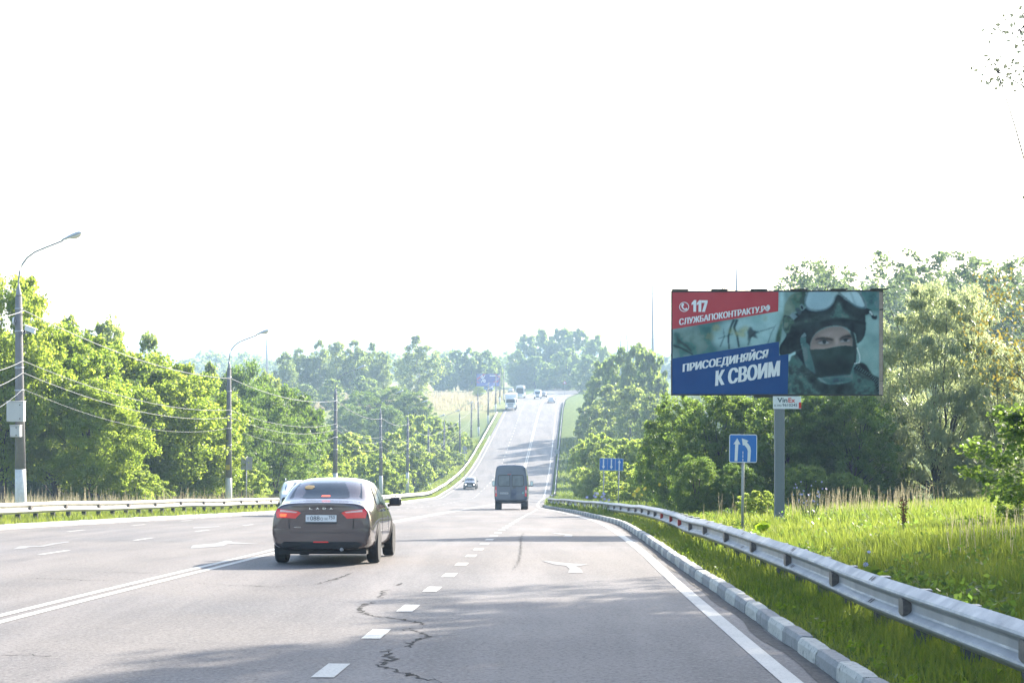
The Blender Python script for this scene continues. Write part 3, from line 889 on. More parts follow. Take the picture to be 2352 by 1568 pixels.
# ------------------------------------------------------------------ the large billboard
M_FRAME = mat('billboard_frame', (.03, .028, .03), .6, var=.3, scale=6)
M_WOOD = mat('billboard_edge', (.30, .235, .20), .7, var=.25, scale=5)
M_BPOST = mat('billboard_post', (.15, .17, .19), .5, .2, var=.06, scale=2)
def print_mat(name, a, b=None, scale=2.0):
    return mat(name, a, .5, col2=b if b else tuple(min(1, x * 1.12) for x in a), scale=scale, spec=.12)
bx, by = px(1783, 50), 50.0
bz = float(ground_z(bx, by))
board = empty('billboard', (bx, by, bz), (0, 0, R(-5))); tag(board, 'large billboard with masked helmeted face and red and blue slogans', 'billboard')
PZ0 = pz(907, 50) - bz            # bottom of the panel above the ground
PW, PH = 5.98, 2.98
def BP(x, y, d=0.0):
    """billboard detail-view coordinates -> panel plane, d metres proud of the print"""
    s = (x - 182 - (x - 182) * 0 - 18 * max(0, (y - 165)) / 1010) / 2023.0
    top, bot = 165 - 37 * s, 1175 - 25 * s
    t = (y - top) / (bot - top)
    return (-PW / 2 + PW * s, -.14 - d, PZ0 + PH * (1 - t))
def FB(x, y): return (1176 + .7717 * x, .7717 * y)      # portrait close-up coordinates
LAYER = [0.002]
def patch(name, pts, m, fb=False, parent=None, lay=True):
    if lay: LAYER[0] += .0012
    q = [BP(*(FB(*p) if fb else p), LAYER[0]) for p in pts]
    # keep inside the panel
    q = [(min(max(a, -PW / 2 + .02), PW / 2 - .13), b, min(max(c, PZ0 + .03), PZ0 + PH - .03)) for a, b, c in q]
    bm = bmesh.new(); vs = []
    for p in q:
        if not vs or (Vector(p) - vs[-1].co).length > 1e-4: vs.append(bm.verts.new(p))
    f = bm.faces.new(vs); f.normal_update(); bmesh.ops.triangulate(bm, faces=[f])
    bm.normal_update()
    me = bpy.data.meshes.new(name); bm.to_mesh(me); bm.free(); me.materials.append(m)
    return link(bpy.data.objects.new(name, me), parent)
def curve_pts(pts, k=6):
    """Catmull-Rom through a closed outline, so traced shapes have soft edges"""
    out = []; n = len(pts)
    for i in range(n):
        p0, p1, p2, p3 = (np.array(pts[(i + j - 1) % n], float) for j in range(4))
        for j in range(k):
            t = j / k
            out.append(tuple(.5 * ((2 * p1) + (p2 - p0) * t + (2 * p0 - 5 * p1 + 4 * p2 - p3) * t * t + (3 * p1 - p0 - 3 * p2 + p3) * t ** 3)))
    return out
MB().box((0, .0, PZ0 + PH / 2), (PW + .04, .24, PH + .03)).build('frame', M_FRAME, board)
M_PHOTO = print_mat('print_sheet', (.5, .52, .52))
sheet_o = MB().box((-.03, -.128, PZ0 + PH / 2), (PW - .12, .02, PH - .06)).build('printed_sheet', M_PHOTO, board)
for i in range(3):
    MB().box((PW / 2 - .045, -.135, PZ0 + (.01, .42, 2.45)[i] + (.4, 2.0, .5)[i] / 2), (.10, .05, (.39, 2.0, .48)[i])).build('edge_board', M_WOOD, board)
for i in range(6):
    MB().box((-PW / 2 + .24 + i * 1.13, .02, PZ0 + PH + .045), (.47, .5, .03)).build('top_hatch', M_FRAME, board)
for xx in (-1.5, 1.42):
    for q in (-.05, .05): MB().tube([(xx + q, 0, PZ0 + PH + .02), (xx + q * .4, 0, PZ0 + PH + .11), (xx + q * 1.2, 0, PZ0 + PH + .15)], .014, 5).build('lifting_lug', M_FRAME, board)
MB().box((0.09, .02, PZ0 / 2 - .35), (.285, .26, PZ0 + .6), bev=.02).build('post', M_BPOST, board)
MB().box((0.0, .02, PZ0 - .04), (1.3, .22, .06)).build('head_beam', M_FRAME, board)
# the printed photograph: soft-edged shapes laid over each other, stored as colours of a fine grid on the sheet
CW, CH = 440, 220
def stroke(pts, w):
    a = []; b = []
    for i, p in enumerate(pts):
        q = pts[min(i + 1, len(pts) - 1)]; o = pts[max(i - 1, 0)]
        t = Vector((q[0] - o[0], q[1] - o[1])).normalized(); ww = w * (1 - .5 * i / len(pts))
        a.append((p[0] - t.y * ww, p[1] + t.x * ww)); b.append((p[0] + t.y * ww, p[1] - t.x * ww))
    return a + b[::-1]
def cloud(cell, seed):
    """smooth noise in 0..1 with detail down to a quarter of the cell size"""
    out = np.zeros((CH, CW)); tot = 0
    for o in range(3):
        c = max(2.0, cell / 2 ** o); g = np.random.RandomState(seed + o).uniform(0, 1, (int(CH / c) + 3, int(CW / c) + 3))
        yy, xx = np.arange(CH) / c, np.arange(CW) / c
        i, j = yy.astype(int), xx.astype(int); fy, fx = (yy - i)[:, None], (xx - j)[None, :]
        fy, fx = fy * fy * (3 - 2 * fy), fx * fx * (3 - 2 * fx)
        v = g[i][:, j] * (1 - fy) * (1 - fx) + g[i + 1][:, j] * fy * (1 - fx) + g[i][:, j + 1] * (1 - fy) * fx + g[i + 1][:, j + 1] * fy * fx
        out += v * .6 ** o; tot += .6 ** o
    return np.clip((out / tot - .5) * 2.2 + .5, 0, 1)
def gblur(a, s):
    if s <= .2: return a
    k = np.arange(-int(3 * s) - 1, int(3 * s) + 2); w = np.exp(-.5 * (k / s) ** 2); w /= w.sum(); p = len(k) // 2
    a = np.apply_along_axis(lambda r: np.convolve(np.pad(r, p, mode='edge'), w, 'valid'), 0, a)
    return np.apply_along_axis(lambda r: np.convolve(np.pad(r, p, mode='edge'), w, 'valid'), 1, a)
def to_canvas(p):
    X, _, Z = BP(*p); return ((X + PW / 2) / PW * CW, (1 - (Z - PZ0) / PH) * CH)
def inside(pts):
    yy, xx = np.mgrid[0:CH, 0:CW] + .5; m = np.zeros((CH, CW), bool); n = len(pts)
    for i in range(n):
        (x0, y0), (x1, y1) = pts[i], pts[(i + 1) % n]
        if y0 == y1: continue
        c = ((y0 > yy) != (y1 > yy)) & (xx < (x1 - x0) * (yy - y0) / (y1 - y0) + x0); m ^= c
    return m.astype(float)
n1 = cloud(70, 3)[..., None]; n2 = cloud(26, 8)[..., None]
CAN = np.array([.055, .12, .12]) * (1 - n1) + np.array([.27, .43, .43]) * n1
CAN = CAN * (.8 + .4 * n2)
SEED = [20]
def P_(pts, c1, c2=None, blur=1.2, op=1.0, cell=16, fb=True, soft=True):
    SEED[0] += 5
    q = [to_canvas(FB(*p) if fb else p) for p in (curve_pts(pts) if soft else pts)]
    a = gblur(inside(q), blur)[..., None] * op
    c1 = np.array(c1); c2 = c1 * 1.25 if c2 is None else np.array(c2); n = cloud(cell, SEED[0])[..., None]
    CAN[:] = CAN * (1 - a) + (c1 * (1 - n) + c2 * n) * a
INK, DK, MID = (.008, .012, .016), (.012, .020, .026), (.055, .09, .09)
# wood behind the slogans
P_([(610, 560), (750, 440), (1180, 380), (1215, 480), (1190, 620), (900, 700), (640, 690), (590, 640)], (.22, .37, .38), (.36, .54, .56), 6, .8, 30, False)
P_([(205, 560), (330, 520), (480, 560), (560, 640), (500, 740), (330, 770), (210, 720)], (.05, .10, .09), (.16, .25, .22), 6, .8, 20, False)
for pts, w, bl in (([(790, 430), (760, 500), (735, 600), (745, 720)], 13, 1), ([(820, 430), (790, 510), (820, 580), (842, 700)], 15, 1), ([(205, 690), (290, 720), (400, 780)], 11, 1.2), ([(250, 640), (330, 690), (390, 760)], 10, 2), ([(930, 680), (950, 600), (1000, 540)], 7, 1.2),
                   ([(1120, 660), (1150, 560), (1190, 480)], 4, 1), ([(660, 700), (700, 600), (690, 520)], 5, 1), ([(640, 620), (780, 570)], 4, 1), ([(1040, 540), (1180, 500)], 4, 1), ([(220, 560), (260, 640), (230, 720)], 14, 3)):
    P_(stroke(pts, w), (.02, .035, .04), None, bl, .9, 16, False, False)
for cx, cy, r, op in ((860, 560, 62, .7), (620, 520, 48, .6), (900, 520, 40, .6), (760, 540, 34, .6), (1090, 420, 28, .5), (560, 600, 60, .4)):
    P_([(cx + r * math.cos(t) * rnd.uniform(.6, 1.2), cy + r * .8 * math.sin(t) * rnd.uniform(.6, 1.2)) for t in [i * math.pi / 4 for i in range(8)]], (.13, .17, .09), (.30, .32, .15), 2.5, op, 10, False)
P_([(920, 540), (950, 500), (980, 530), (1040, 545), (1000, 570), (1020, 610), (960, 600), (930, 640), (925, 580)], (.025, .04, .05), None, 1.5, .9, 10, False)
# portrait
P_([(1090, 180), (1310, 180), (1310, 330), (1250, 430), (1160, 380)], (.05, .10, .11), (.13, .22, .23), 7)
P_([(1150, 700), (1310, 740), (1310, 850), (1230, 820)], (.05, .10, .11), (.14, .24, .25), 9, .8)
P_([(1050, 560), (1300, 520), (1310, 700), (1150, 690)], (.25, .40, .41), (.33, .48, .49), 9, .7); P_([(1080, 860), (1310, 880), (1310, 1090), (1100, 1060)], (.24, .39, .39), (.32, .46, .45), 9, .7)
P_([(60, 200), (110, 205), (108, 420), (60, 440), (52, 300)], (.30, .45, .47), None, 3)
P_([(110, 480), (130, 350), (200, 240), (330, 190), (440, 190), (400, 330), (350, 420), (250, 450), (190, 500), (120, 520), (105, 640), (75, 850), (20, 850), (28, 740), (60, 640)], (.05, .09, .075), (.17, .24, .19), 1.5, 1, 22)
P_([(180, 1010), (260, 960), (330, 1060), (470, 1190), (560, 1290), (690, 1360), (950, 1320), (1000, 1130), (1070, 1075), (1150, 1105), (1210, 1210), (1340, 1300), (1340, 1490), (190, 1490), (185, 1250)], (.018, .034, .038), (.085, .13, .125), 1.4, 1, 14)
P_([(120, 500), (200, 505), (340, 430), (400, 390), (600, 300), (790, 225), (1000, 330), (1150, 390), (1130, 480), (1138, 640), (1122, 740), (1085, 805), (1030, 835), (1005, 720), (955, 690), (890, 645), (780, 622), (640, 640), (545, 690), (480, 770), (450, 860), (470, 930), (415, 850), (335, 850), (345, 910), (265, 955), (195, 985), (80, 1005), (72, 890), (150, 750), (108, 650)], (.008, .014, .020), (.034, .052, .058), 1.0, 1, 18)
P_([(265, 960), (400, 900), (470, 930), (490, 1100), (560, 1280), (480, 1230), (330, 1060)], DK, (.03, .045, .05), 1.4, 1)
P_([(125, 520), (180, 500), (240, 545), (260, 600), (210, 640), (190, 700), (150, 720), (112, 640)], (.04, .07, .065), (.13, .18, .15), 1.6, .95, 10)
P_([(240, 590), (380, 540), (560, 520), (500, 580), (340, 600), (250, 650)], (.03, .055, .055), (.09, .13, .12), 2.5, .8, 10)
P_([(720, 440), (790, 300), (860, 420), (970, 505), (1060, 560), (880, 530), (750, 545), (600, 555), (640, 500)], (.045, .08, .08), (.12, .18, .17), 3.0, .95, 14)
P_([(480, 520), (640, 480), (700, 560), (540, 590)], (.02, .035, .04), (.06, .09, .09), 3, .8, 10)
P_([(640, 545), (860, 525), (1110, 570), (1120, 600), (900, 560), (700, 580), (560, 600)], INK, None, 1.8, .8)
P_([(368, 310), (385, 240), (440, 190), (1020, 180), (1075, 230), (1125, 310), (1145, 385), (1095, 400), (1000, 372), (900, 305), (830, 250), (792, 222), (762, 255), (722, 350), (650, 415), (540, 442), (430, 432), (385, 392)], (.085, .135, .16), (.15, .22, .25), .9, 1, 20)
P_([(385, 390), (430, 428), (540, 440), (650, 413), (720, 350), (735, 370), (660, 430), (540, 460), (420, 450)], INK, None, 1.5, .7)
P_([(390, 315), (408, 250), (455, 190), (740, 185), (785, 205), (745, 245), (710, 330), (650, 388), (560, 414), (450, 405), (400, 370)], (.27, .40, .46), (.42, .56, .61), 1.0, 1, 60)
P_([(815, 200), (900, 185), (1015, 190), (1060, 240), (1100, 312), (1112, 366), (1060, 370), (980, 335), (890, 265)], (.30, .44, .50), (.45, .58, .63), 1.0, 1, 50)
P_([(925, 190), (945, 190), (1010, 340), (985, 335)], (.16, .25, .29), None, 1.5, .7); P_([(430, 330), (560, 380), (680, 320), (640, 380), (540, 405), (440, 390)], (.20, .30, .35), None, 5, .6)
P_([(1135, 395), (1190, 410), (1225, 480), (1270, 485), (1262, 532), (1210, 525), (1180, 465), (1130, 478)], DK, None, 1); P_([(1185, 420), (1215, 470), (1205, 480), (1180, 445)], (.45, .55, .58), None, .8)
P_([(188, 500), (230, 460), (292, 512), (242, 556)], (.13, .20, .23), (.20, .29, .32), .9, 1, 8, True, False)
P_([(262, 410), (300, 395), (335, 450), (300, 490)], (.05, .08, .085), None, .9, 1, 8); P_([(310, 365), (345, 350), (370, 410), (340, 430)], (.12, .19, .21), None, .9, 1, 8); P_([(322, 380), (340, 372), (355, 405), (338, 415)], INK, None, .7)
P_([(455, 875), (468, 810), (515, 725), (600, 668), (700, 638), (830, 632), (908, 672), (950, 725), (970, 790), (970, 880), (880, 875), (760, 890), (620, 920), (470, 932)], (.23, .185, .17), (.32, .255, .235), 1.0, 1, 45)
P_([(455, 875), (470, 800), (520, 715), (610, 660), (700, 632), (830, 626), (920, 672), (850, 668), (720, 672), (620, 705), (550, 760), (500, 840), (480, 930)], (.085, .075, .075), None, 5, .75)
P_([(925, 690), (985, 760), (985, 890), (945, 880), (955, 780)], (.09, .08, .08), None, 4, .7)
P_([(500, 830), (560, 790), (650, 780), (738, 800), (745, 842), (680, 870), (600, 878), (530, 864)], (.085, .07, .07), None, 3.5, .75)
P_([(798, 812), (850, 770), (940, 752), (968, 790), (950, 828), (870, 842), (815, 838)], (.085, .07, .07), None, 3.5, .75)
P_([(505, 800), (555, 768), (640, 765), (740, 785), (735, 812), (650, 795), (560, 800)], (.022, .02, .022), None, 1.6, .95); P_([(802, 790), (850, 748), (930, 724), (958, 745), (952, 765), (880, 772), (815, 800)], (.022, .02, .022), None, 1.6, .95)
P_([(748, 790), (770, 770), (795, 785), (812, 850), (780, 862), (755, 850)], (.36, .29, .265), None, 3, .8); P_([(730, 800), (745, 790), (755, 850), (740, 865)], (.12, .10, .095), None, 2.5, .6)
P_([(545, 838), (590, 812), (640, 806), (685, 832), (650, 850), (590, 852)], (.24, .25, .26), None, .9, .9); P_([(820, 815), (860, 790), (910, 784), (945, 800), (910, 816), (850, 824)], (.24, .25, .26), None, .9, .9)
for ex, ey, er in ((622, 826, 25), (886, 798, 22)): P_([(ex + er * math.cos(t), ey + er * math.sin(t)) for t in [i * math.pi / 4 for i in range(8)]], (.025, .035, .04), None, .7)
P_([(535, 838), (590, 806), (645, 798), (690, 828), (640, 812), (590, 818)], INK, None, .9, .9); P_([(815, 815), (858, 785), (912, 777), (950, 798), (910, 790), (862, 797)], INK, None, .9, .9)
P_([(540, 870), (620, 885), (700, 870), (640, 905), (560, 900)], (.34, .275, .255), None, 4, .5)
P_([(452, 932), (620, 916), (760, 888), (880, 868), (975, 876), (1008, 884), (1016, 1060), (992, 1110), (962, 1200), (940, 1242), (780, 1262), (560, 1278), (520, 1190), (490, 1100), (465, 1010)], (.022, .044, .044), (.05, .085, .08), .9, 1, 20)
P_([(545, 1030), (700, 1045), (850, 975), (960, 1080), (982, 1115), (945, 1225), (700, 1262), (545, 1245), (505, 1100)], (.010, .019, .023), (.024, .038, .042), 5, .9, 20)
P_([(760, 900), (850, 890), (840, 960), (770, 990)], (.06, .10, .095), None, 6, .6)
P_([(940, 690), (985, 700), (1010, 780), (1030, 900), (1020, 1070), (1000, 1080), (1005, 900), (975, 870), (972, 780)], INK, None, 1.2, .9)
P_([(350, 865), (420, 850), (452, 950), (510, 1150), (522, 1235), (440, 1175), (390, 1110)], (.06, .105, .11), (.12, .18, .185), 1.0, 1, 25)
P_([(325, 772), (395, 768), (395, 835), (325, 846)], (.07, .12, .125), None, .8, 1, 12, True, False); P_([(332, 765), (375, 712), (400, 745), (385, 765)], (.13, .20, .22), None, .8)
P_([(590, 1292), (700, 1262), (950, 1240), (962, 1312), (800, 1345), (690, 1356)], (.06, .10, .11), (.12, .18, .185), 2, 1, 18)
P_([(240, 1130), (300, 1180), (430, 1330), (600, 1480), (500, 1480), (330, 1310), (240, 1210)], (.06, .10, .098), (.14, .20, .185), 3, .8, 8)
P_([(1050, 1480), (1090, 1400), (1220, 1340), (1245, 1480)], (.05, .085, .085), (.12, .18, .17), 4, .8, 8); P_([(195, 1260), (240, 1280), (330, 1400), (340, 1480), (195, 1480)], (.05, .085, .085), (.13, .19, .175), 3, .8, 8)
P_([(190, 1030), (240, 990), (280, 1060), (300, 1120), (220, 1100)], (.07, .12, .11), None, 2, .8, 8); P_([(960, 1200), (1000, 1140), (990, 1260), (960, 1340)], (.08, .13, .13), None, 2.5, .8, 8)
P_([(420, 1250), (520, 1290), (640, 1400), (560, 1420), (450, 1330)], INK, None, 4, .7); P_([(690, 1370), (930, 1330), (1000, 1400), (900, 1470), (700, 1470)], INK, None, 6, .7)
P_([(1060, 1085), (1140, 1105), (1210, 1215), (1150, 1190), (1090, 1150)], INK, None, 1.5)
hose = [(1005, 1130), (1100, 1185), (1200, 1245), (1275, 1320), (1312, 1440)]
P_(stroke(hose, 32), (.012, .018, .022), None, .8, 1, 10, True, False)
for i in range(16):
    t = i / 15 * 3.999; k = int(t); e = t - k; a, b = hose[k], hose[k + 1]
    P_(stroke([(a[0] + (b[0] - a[0]) * e + 16, a[1] + (b[1] - a[1]) * e - 20), (a[0] + (b[0] - a[0]) * e - 10, a[1] + (b[1] - a[1]) * e + 12)], 5), (.10, .16, .17), None, .6, .8, 10, True, False)
P_(stroke([(1030, 890), (1062, 980), (1072, 1030), (1062, 1078), (1000, 1092)], 7), (.50, .56, .58), None, .6, 1, 10, True, False)
P_([(185, 1000), (215, 985), (270, 955), (268, 990), (225, 1010), (205, 1060), (185, 1075)], (.30, .46, .48), None, 1)
CAN[:] = CAN * np.where(CAN < .10, .82, 1.06)
CAN *= (.93 + .14 * np.random.RandomState(2).uniform(0, 1, (CH, CW, 1)))
# grid sheet carrying the print
gx = np.linspace(-PW / 2 + .03, PW / 2 - .10, CW); gz = np.linspace(PZ0 + PH - .03, PZ0 + .03, CH)
ci = np.clip(((gx + PW / 2) / PW * CW).astype(int), 0, CW - 1); cj = np.clip(((1 - (gz - PZ0) / PH) * CH).astype(int), 0, CH - 1)
GX, GZ = np.meshgrid(gx, gz); V = np.stack([GX, np.full_like(GX, -.142), GZ], -1).reshape(-1, 3)
ii = (np.arange(CH - 1)[:, None] * CW + np.arange(CW - 1)[None, :]); Fc = np.stack([ii + CW, ii + CW + 1, ii + 1, ii], -1).reshape(-1, 4)
M_PORT, n_, l_, *_r = node_mat('printed_portrait')
n_['Principled BSDF'].inputs['Roughness'].default_value = .7; n_['Principled BSDF'].inputs['Specular IOR Level'].default_value = .15
va = n_.new('ShaderNodeVertexColor'); va.layer_name = 'print'; l_.new(va.outputs[0], n_['Principled BSDF'].inputs['Base Color'])
pm = np_mesh('portrait_print', V, Fc, M_PORT)
ca = pm.color_attributes.new('print', 'FLOAT_COLOR', 'POINT')
ca.data.foreach_set('color', np.concatenate([CAN[cj][:, ci].reshape(-1, 3), np.ones((CW * CH, 1))], 1).astype(np.float32).ravel())
S = sheet_o
link(bpy.data.objects.new('portrait_print', pm), S)
LAYER[0] = .004
patch('blue_band', [(190, 820), (1225, 640), (1228, 775), (1318, 760), (1318, 1160), (190, 1180)], print_mat('print_blue', (.012, .055, .19), (.016, .07, .225), 1.0), parent=S)
patch('red_band', [(170, 150), (1212, 150), (1212, 345), (185, 535)], print_mat('print_red', (.42, .045, .06), (.47, .06, .07), 1.0), parent=S)
# slogans
M_LET = print_mat('print_lettering', (.66, .68, .70))
LAYER[0] += .002
def slogan(txt, bl, br, tr, tl, bold, name, fat=.012):
    d = LAYER[0] + .002
    lettering(txt, [BP(*bl, d), BP(*br, d), BP(*tr, d), BP(*tl, d)], M_LET, S, bold, name, fat)
for k in (0, 50):
    patch('number_digit', [(376 + k, 278), (400 + k, 247), (421 + k, 247), (421 + k, 361), (394 + k, 361), (394 + k, 286), (376 + k, 296)], M_LET, parent=S)
patch('number_digit', [(472, 248), (531, 247), (531, 268), (506, 360), (478, 361), (503, 272), (472, 273)], M_LET, parent=S)
slogan('СЛУЖБАПОКОНТРАКТУ.РФ', (262, 497), (1136, 345), (1136, 278), (262, 428), 0, 'web_lettering', .010)
slogan('ПРИСОЕДИНЯЙСЯ', (306, 965), (1108, 818), (1126, 692), (308, 850), 0, 'slogan_lettering', .017)
slogan('К СВОИМ', (626, 1082), (1228, 976), (1232, 822), (630, 930), 0, 'slogan_lettering', .026)
rg = MB(); LAYER[0] += .0012
rp = [[BP(305 + q * math.cos(2 * math.pi * i / 24), 315 + q * math.sin(2 * math.pi * i / 24), LAYER[0]) for i in range(24)] for q in (41, 48)]
for i in range(24): j = (i + 1) % 24; rg.poly([rp[0][i], rp[0][j], rp[1][j], rp[1][i]])
rg.build('phone_ring', M_LET, S)
patch('phone_symbol', curve_pts([(283, 285), (300, 283), (303, 300), (294, 308), (300, 326), (316, 333), (325, 324), (337, 332), (328, 345), (308, 345), (288, 330), (278, 305)]), M_LET, parent=S, lay=False)
# owner's plate under the panel
vp = MB().box((.30, -.10, PZ0 - .21), (.80, .03, .36)).build('owner_plate', M_SWHITE, board)
M_INK, M_INKR = mat('lettering_dark', (.02, .04, .07), .5), mat('lettering_red', (.55, .03, .02), .5)
Q = lambda x0, z0, x1, z1: [(x0, -.119, PZ0 + z0), (x1, -.119, PZ0 + z0), (x1, -.119, PZ0 + z1), (x0, -.119, PZ0 + z1)]
lettering('Vin', Q(.02, -.21, .31, -.07), M_INK, vp, .02); lettering('Ex', Q(.335, -.21, .53, -.075), M_INKR, vp, .02)
lettering('8 /495/', Q(-.06, -.325, .155, -.265), M_INK, vp); lettering('9610245', Q(.17, -.325, .585, -.24), M_INK, vp, .01)
MB().box((.665, -.118, PZ0 - .29), (.07, .006, .17)).build('red_block', M_INKR, vp)

# ------------------------------------------------------------------ the far billboard on the left of the hill top
x, y = px(1121, 540), 540.0; g = float(ground_z(x, y)); zt, zb = pz(858, y), pz(887, y)
fb = empty('billboard', (x, y, g), (0, 0, R(4))); tag(fb, 'distant purple billboard with a percent sign behind the truck', 'billboard')
M_PUR, M_PUR2 = mat('print_purple', (.05, .045, .26), .5, var=.15, scale=.5), mat('print_violet', (.10, .12, .42), .5)
w2 = px(1148.5, y) - px(1094.5, y); z0, z1 = zb - g, zt - g
MB().box((0, .1, (z0 + z1) / 2), (w2, .2, z1 - z0)).build('panel', M_FRAME, fb)
pn = MB().box((0, -.02, (z0 + z1) / 2), (w2 - .1, .02, z1 - z0 - .1)).build('printed_sheet', M_PUR, fb)
T = lambda a, b: (-w2 / 2 + a * w2, z0 + b * (z1 - z0))
def fpoly(pts, m, d): mark('print_shape', [T(*p) for p in pts], 0, pn, m, -.034 - d)
fpoly([(.02, .02), (.98, .02), (.98, .27), (.02, .27)], M_PUR2, .001)
fpoly([(.02, .60), (.30, .98), (.40, .98), (.02, .50)], M_RED, .002); fpoly([(.02, .42), (.15, .27), (.10, .27), (.02, .34)], M_RED, .002)
fpoly([(.80, .98), (.98, .80), (.98, .70), (.76, .98)], M_RED, .002); fpoly([(.98, .55), (.90, .34), (.70, .36), (.88, .42)], M_RED, .002)
lettering('%', [(T(.18, .3)[0], -.038, T(.18, .3)[1]), (T(.40, .3)[0], -.038, T(.40, .3)[1]), (T(.40, .9)[0], -.038, T(.4, .9)[1]), (T(.18, .9)[0], -.038, T(.18, .9)[1])], M_SWHITE, pn, .01)
for i in range(4): fpoly([(.56, .80 - i * .11), (.84 - .05 * (i % 2), .80 - i * .11), (.84 - .05 * (i % 2), .84 + (.04 if i == 0 else 0) - i * .11), (.56, .84 + (.04 if i == 0 else 0) - i * .11)], M_SWHITE if i == 0 else M_PUR2, .003)
MB().box((0, .1, z0 / 2 - .3), (.35, .35, z0 + .6)).build('post', M_BPOST, fb)

# ------------------------------------------------------------------ power line towers
M_TOW = mat('tower_steel', (.20, .20, .21), .6, .3)
def lattice_tower(label, u, y, vtop, wbase=5.0):
    x = px(u, y); g = float(ground_z(x, y)) - .5; H = pz(vtop, y) - g
    root = empty('lattice_tower', (x, y, g)); tag(root, label, 'pylon')
    wd = lambda t: wbase / 2 * (1 - t) ** 1.15 + .25
    body = MB(); br = MB(); n = 12
    for sx, sy in ((-1, -1), (1, -1), (1, 1), (-1, 1)):
        MB().tube([(sx * wd(i / n), sy * wd(i / n), H * i / n) for i in range(n + 1)], .11, 4).build('leg', M_TOW, root)
    for i in range(n):
        a, b = i / n, (i + 1) / n
        for (p, q) in (((-1, -1), (1, -1)), ((1, -1), (1, 1)), ((1, 1), (-1, 1)), ((-1, 1), (-1, -1))):
            br.tube([(p[0] * wd(a), p[1] * wd(a), H * a), (q[0] * wd(b), q[1] * wd(b), H * b)], .05, 3, False)
            br.tube([(q[0] * wd(a), q[1] * wd(a), H * a), (p[0] * wd(b), p[1] * wd(b), H * b)], .05, 3, False)
    tag(br.build('bracing', M_TOW, root), kind='stuff')
    for t, L in ((.72, 5.5), (.55, 8.0)):
        for s in (-1, 1):
            MB().tube([(s * wd(t), 0, H * t - .3), (s * L, 0, H * t)], [.10, .06], 4).tube([(s * wd(t), 0, H * t + 1.2), (s * L, 0, H * t)], [.07, .05], 4).build('cross_arm', M_TOW, root)
            MB().tube([(s * L, 0, H * t), (s * L, 0, H * t - 1.6)], .08, 5).build('insulator', M_TOW, root)
lattice_tower('lattice power pylon above the trees left of the slender pole', 1433, 700, 694)
lattice_tower('very faint lattice pylon above the distant birches', 1035, 1150, 745, 7)
def mast(label, u, y, vtop, arms=True):
    x = px(u, y); g = float(ground_z(x, y)) - .5; H = pz(vtop, y) - g
    root = empty('power_mast', (x, y, g)); tag(root, label, 'pylon')
    MB().tube([(0, 0, 0), (0, 0, H * .5), (0, 0, H)], [.62, .42, .16], 10).build('pole', M_TOW, root, True)
    if arms:
        for t, L in ((.80, 2.9), (.62, 5.2), (.44, 3.0)):
            for s in (-1, 1):
                MB().tube([(0, 0, H * t), (s * L, 0, H * t + .3)], [.07, .04], 4).build('cross_arm', M_TOW, root)
                MB().tube([(s * L, 0, H * t + .3), (s * L, 0, H * t - 2.0)], .035, 4).build('insulator', M_TOW, root)
mast('tall slender power mast between the lattice pylon and the billboard', 1499, 600, 617)
mast('slender mast standing up behind the large billboard', 1691.5, 420, 605, False)
mast('slender power mast behind the trees near the second lamp', 613, 640, 770)
def far_wire(label, pts, rad):
    out = []
    for (a, b) in zip(pts, pts[1:]):
        a, b = Vector(a), Vector(b)
        for i in range(12):
            t = i / 12; p = a.lerp(b, t); p.z -= 1.0 * 4 * t * (1 - t); out.append(p)
    out.append(Vector(pts[-1]))
    tag(MB().tube(out, rad, 4).build('power_wire', M_CAB), label, 'cable')
far_wire('upper of two wires beyond the yellowing branch', [(px(2660, 130), 130, pz(610, 130)), (px(2230, 130), 133, pz(765, 130))], .022)
far_wire('lower of two wires beyond the yellowing branch', [(px(2660, 120), 120, pz(590, 120)), (px(2235, 120), 123, pz(800, 120))], .026)

# ------------------------------------------------------------------ vehicles
M_TYRE = mat('tyre', (.016, .016, .017), .85, var=.2, scale=20)
M_RIM = mat('wheel_rim', (.42, .42, .43), .3, .7)
M_CGLASS = mat('car_glass', (.020, .030, .040), .12, spec=.35)
M_UNDER = mat('underbody', (.012, .012, .013), .8)
M_LRED = mat('tail_lamp_red', (.42, .012, .018), .15, spec=.7, emit=(1, .03, .02), estr=.06)
M_LLIT = mat('tail_lamp_lit', (.6, .05, .02), .2, emit=(1, .10, .03), estr=.8)
M_LWHT = mat('tail_lamp_clear', (.62, .45, .45), .15, spec=.8)
M_HEAD = mat('headlamp', (.75, .75, .72), .1, emit=(1, .96, .85), estr=2.5)
M_HEADG = mat('headlamp_glass', (.42, .44, .46), .08, spec=.9)
M_PLATE = mat('number_plate', (.66, .67, .66), .45)
M_CHROME = mat('chrome', (.55, .55, .56), .15, .9)
M_GRILLE = mat('grille', (.02, .02, .022), .5)
def paint(name, col, metal=.3, rough=.32): return mat(name, col, rough, metal, var=.05, scale=2, coat=.7)

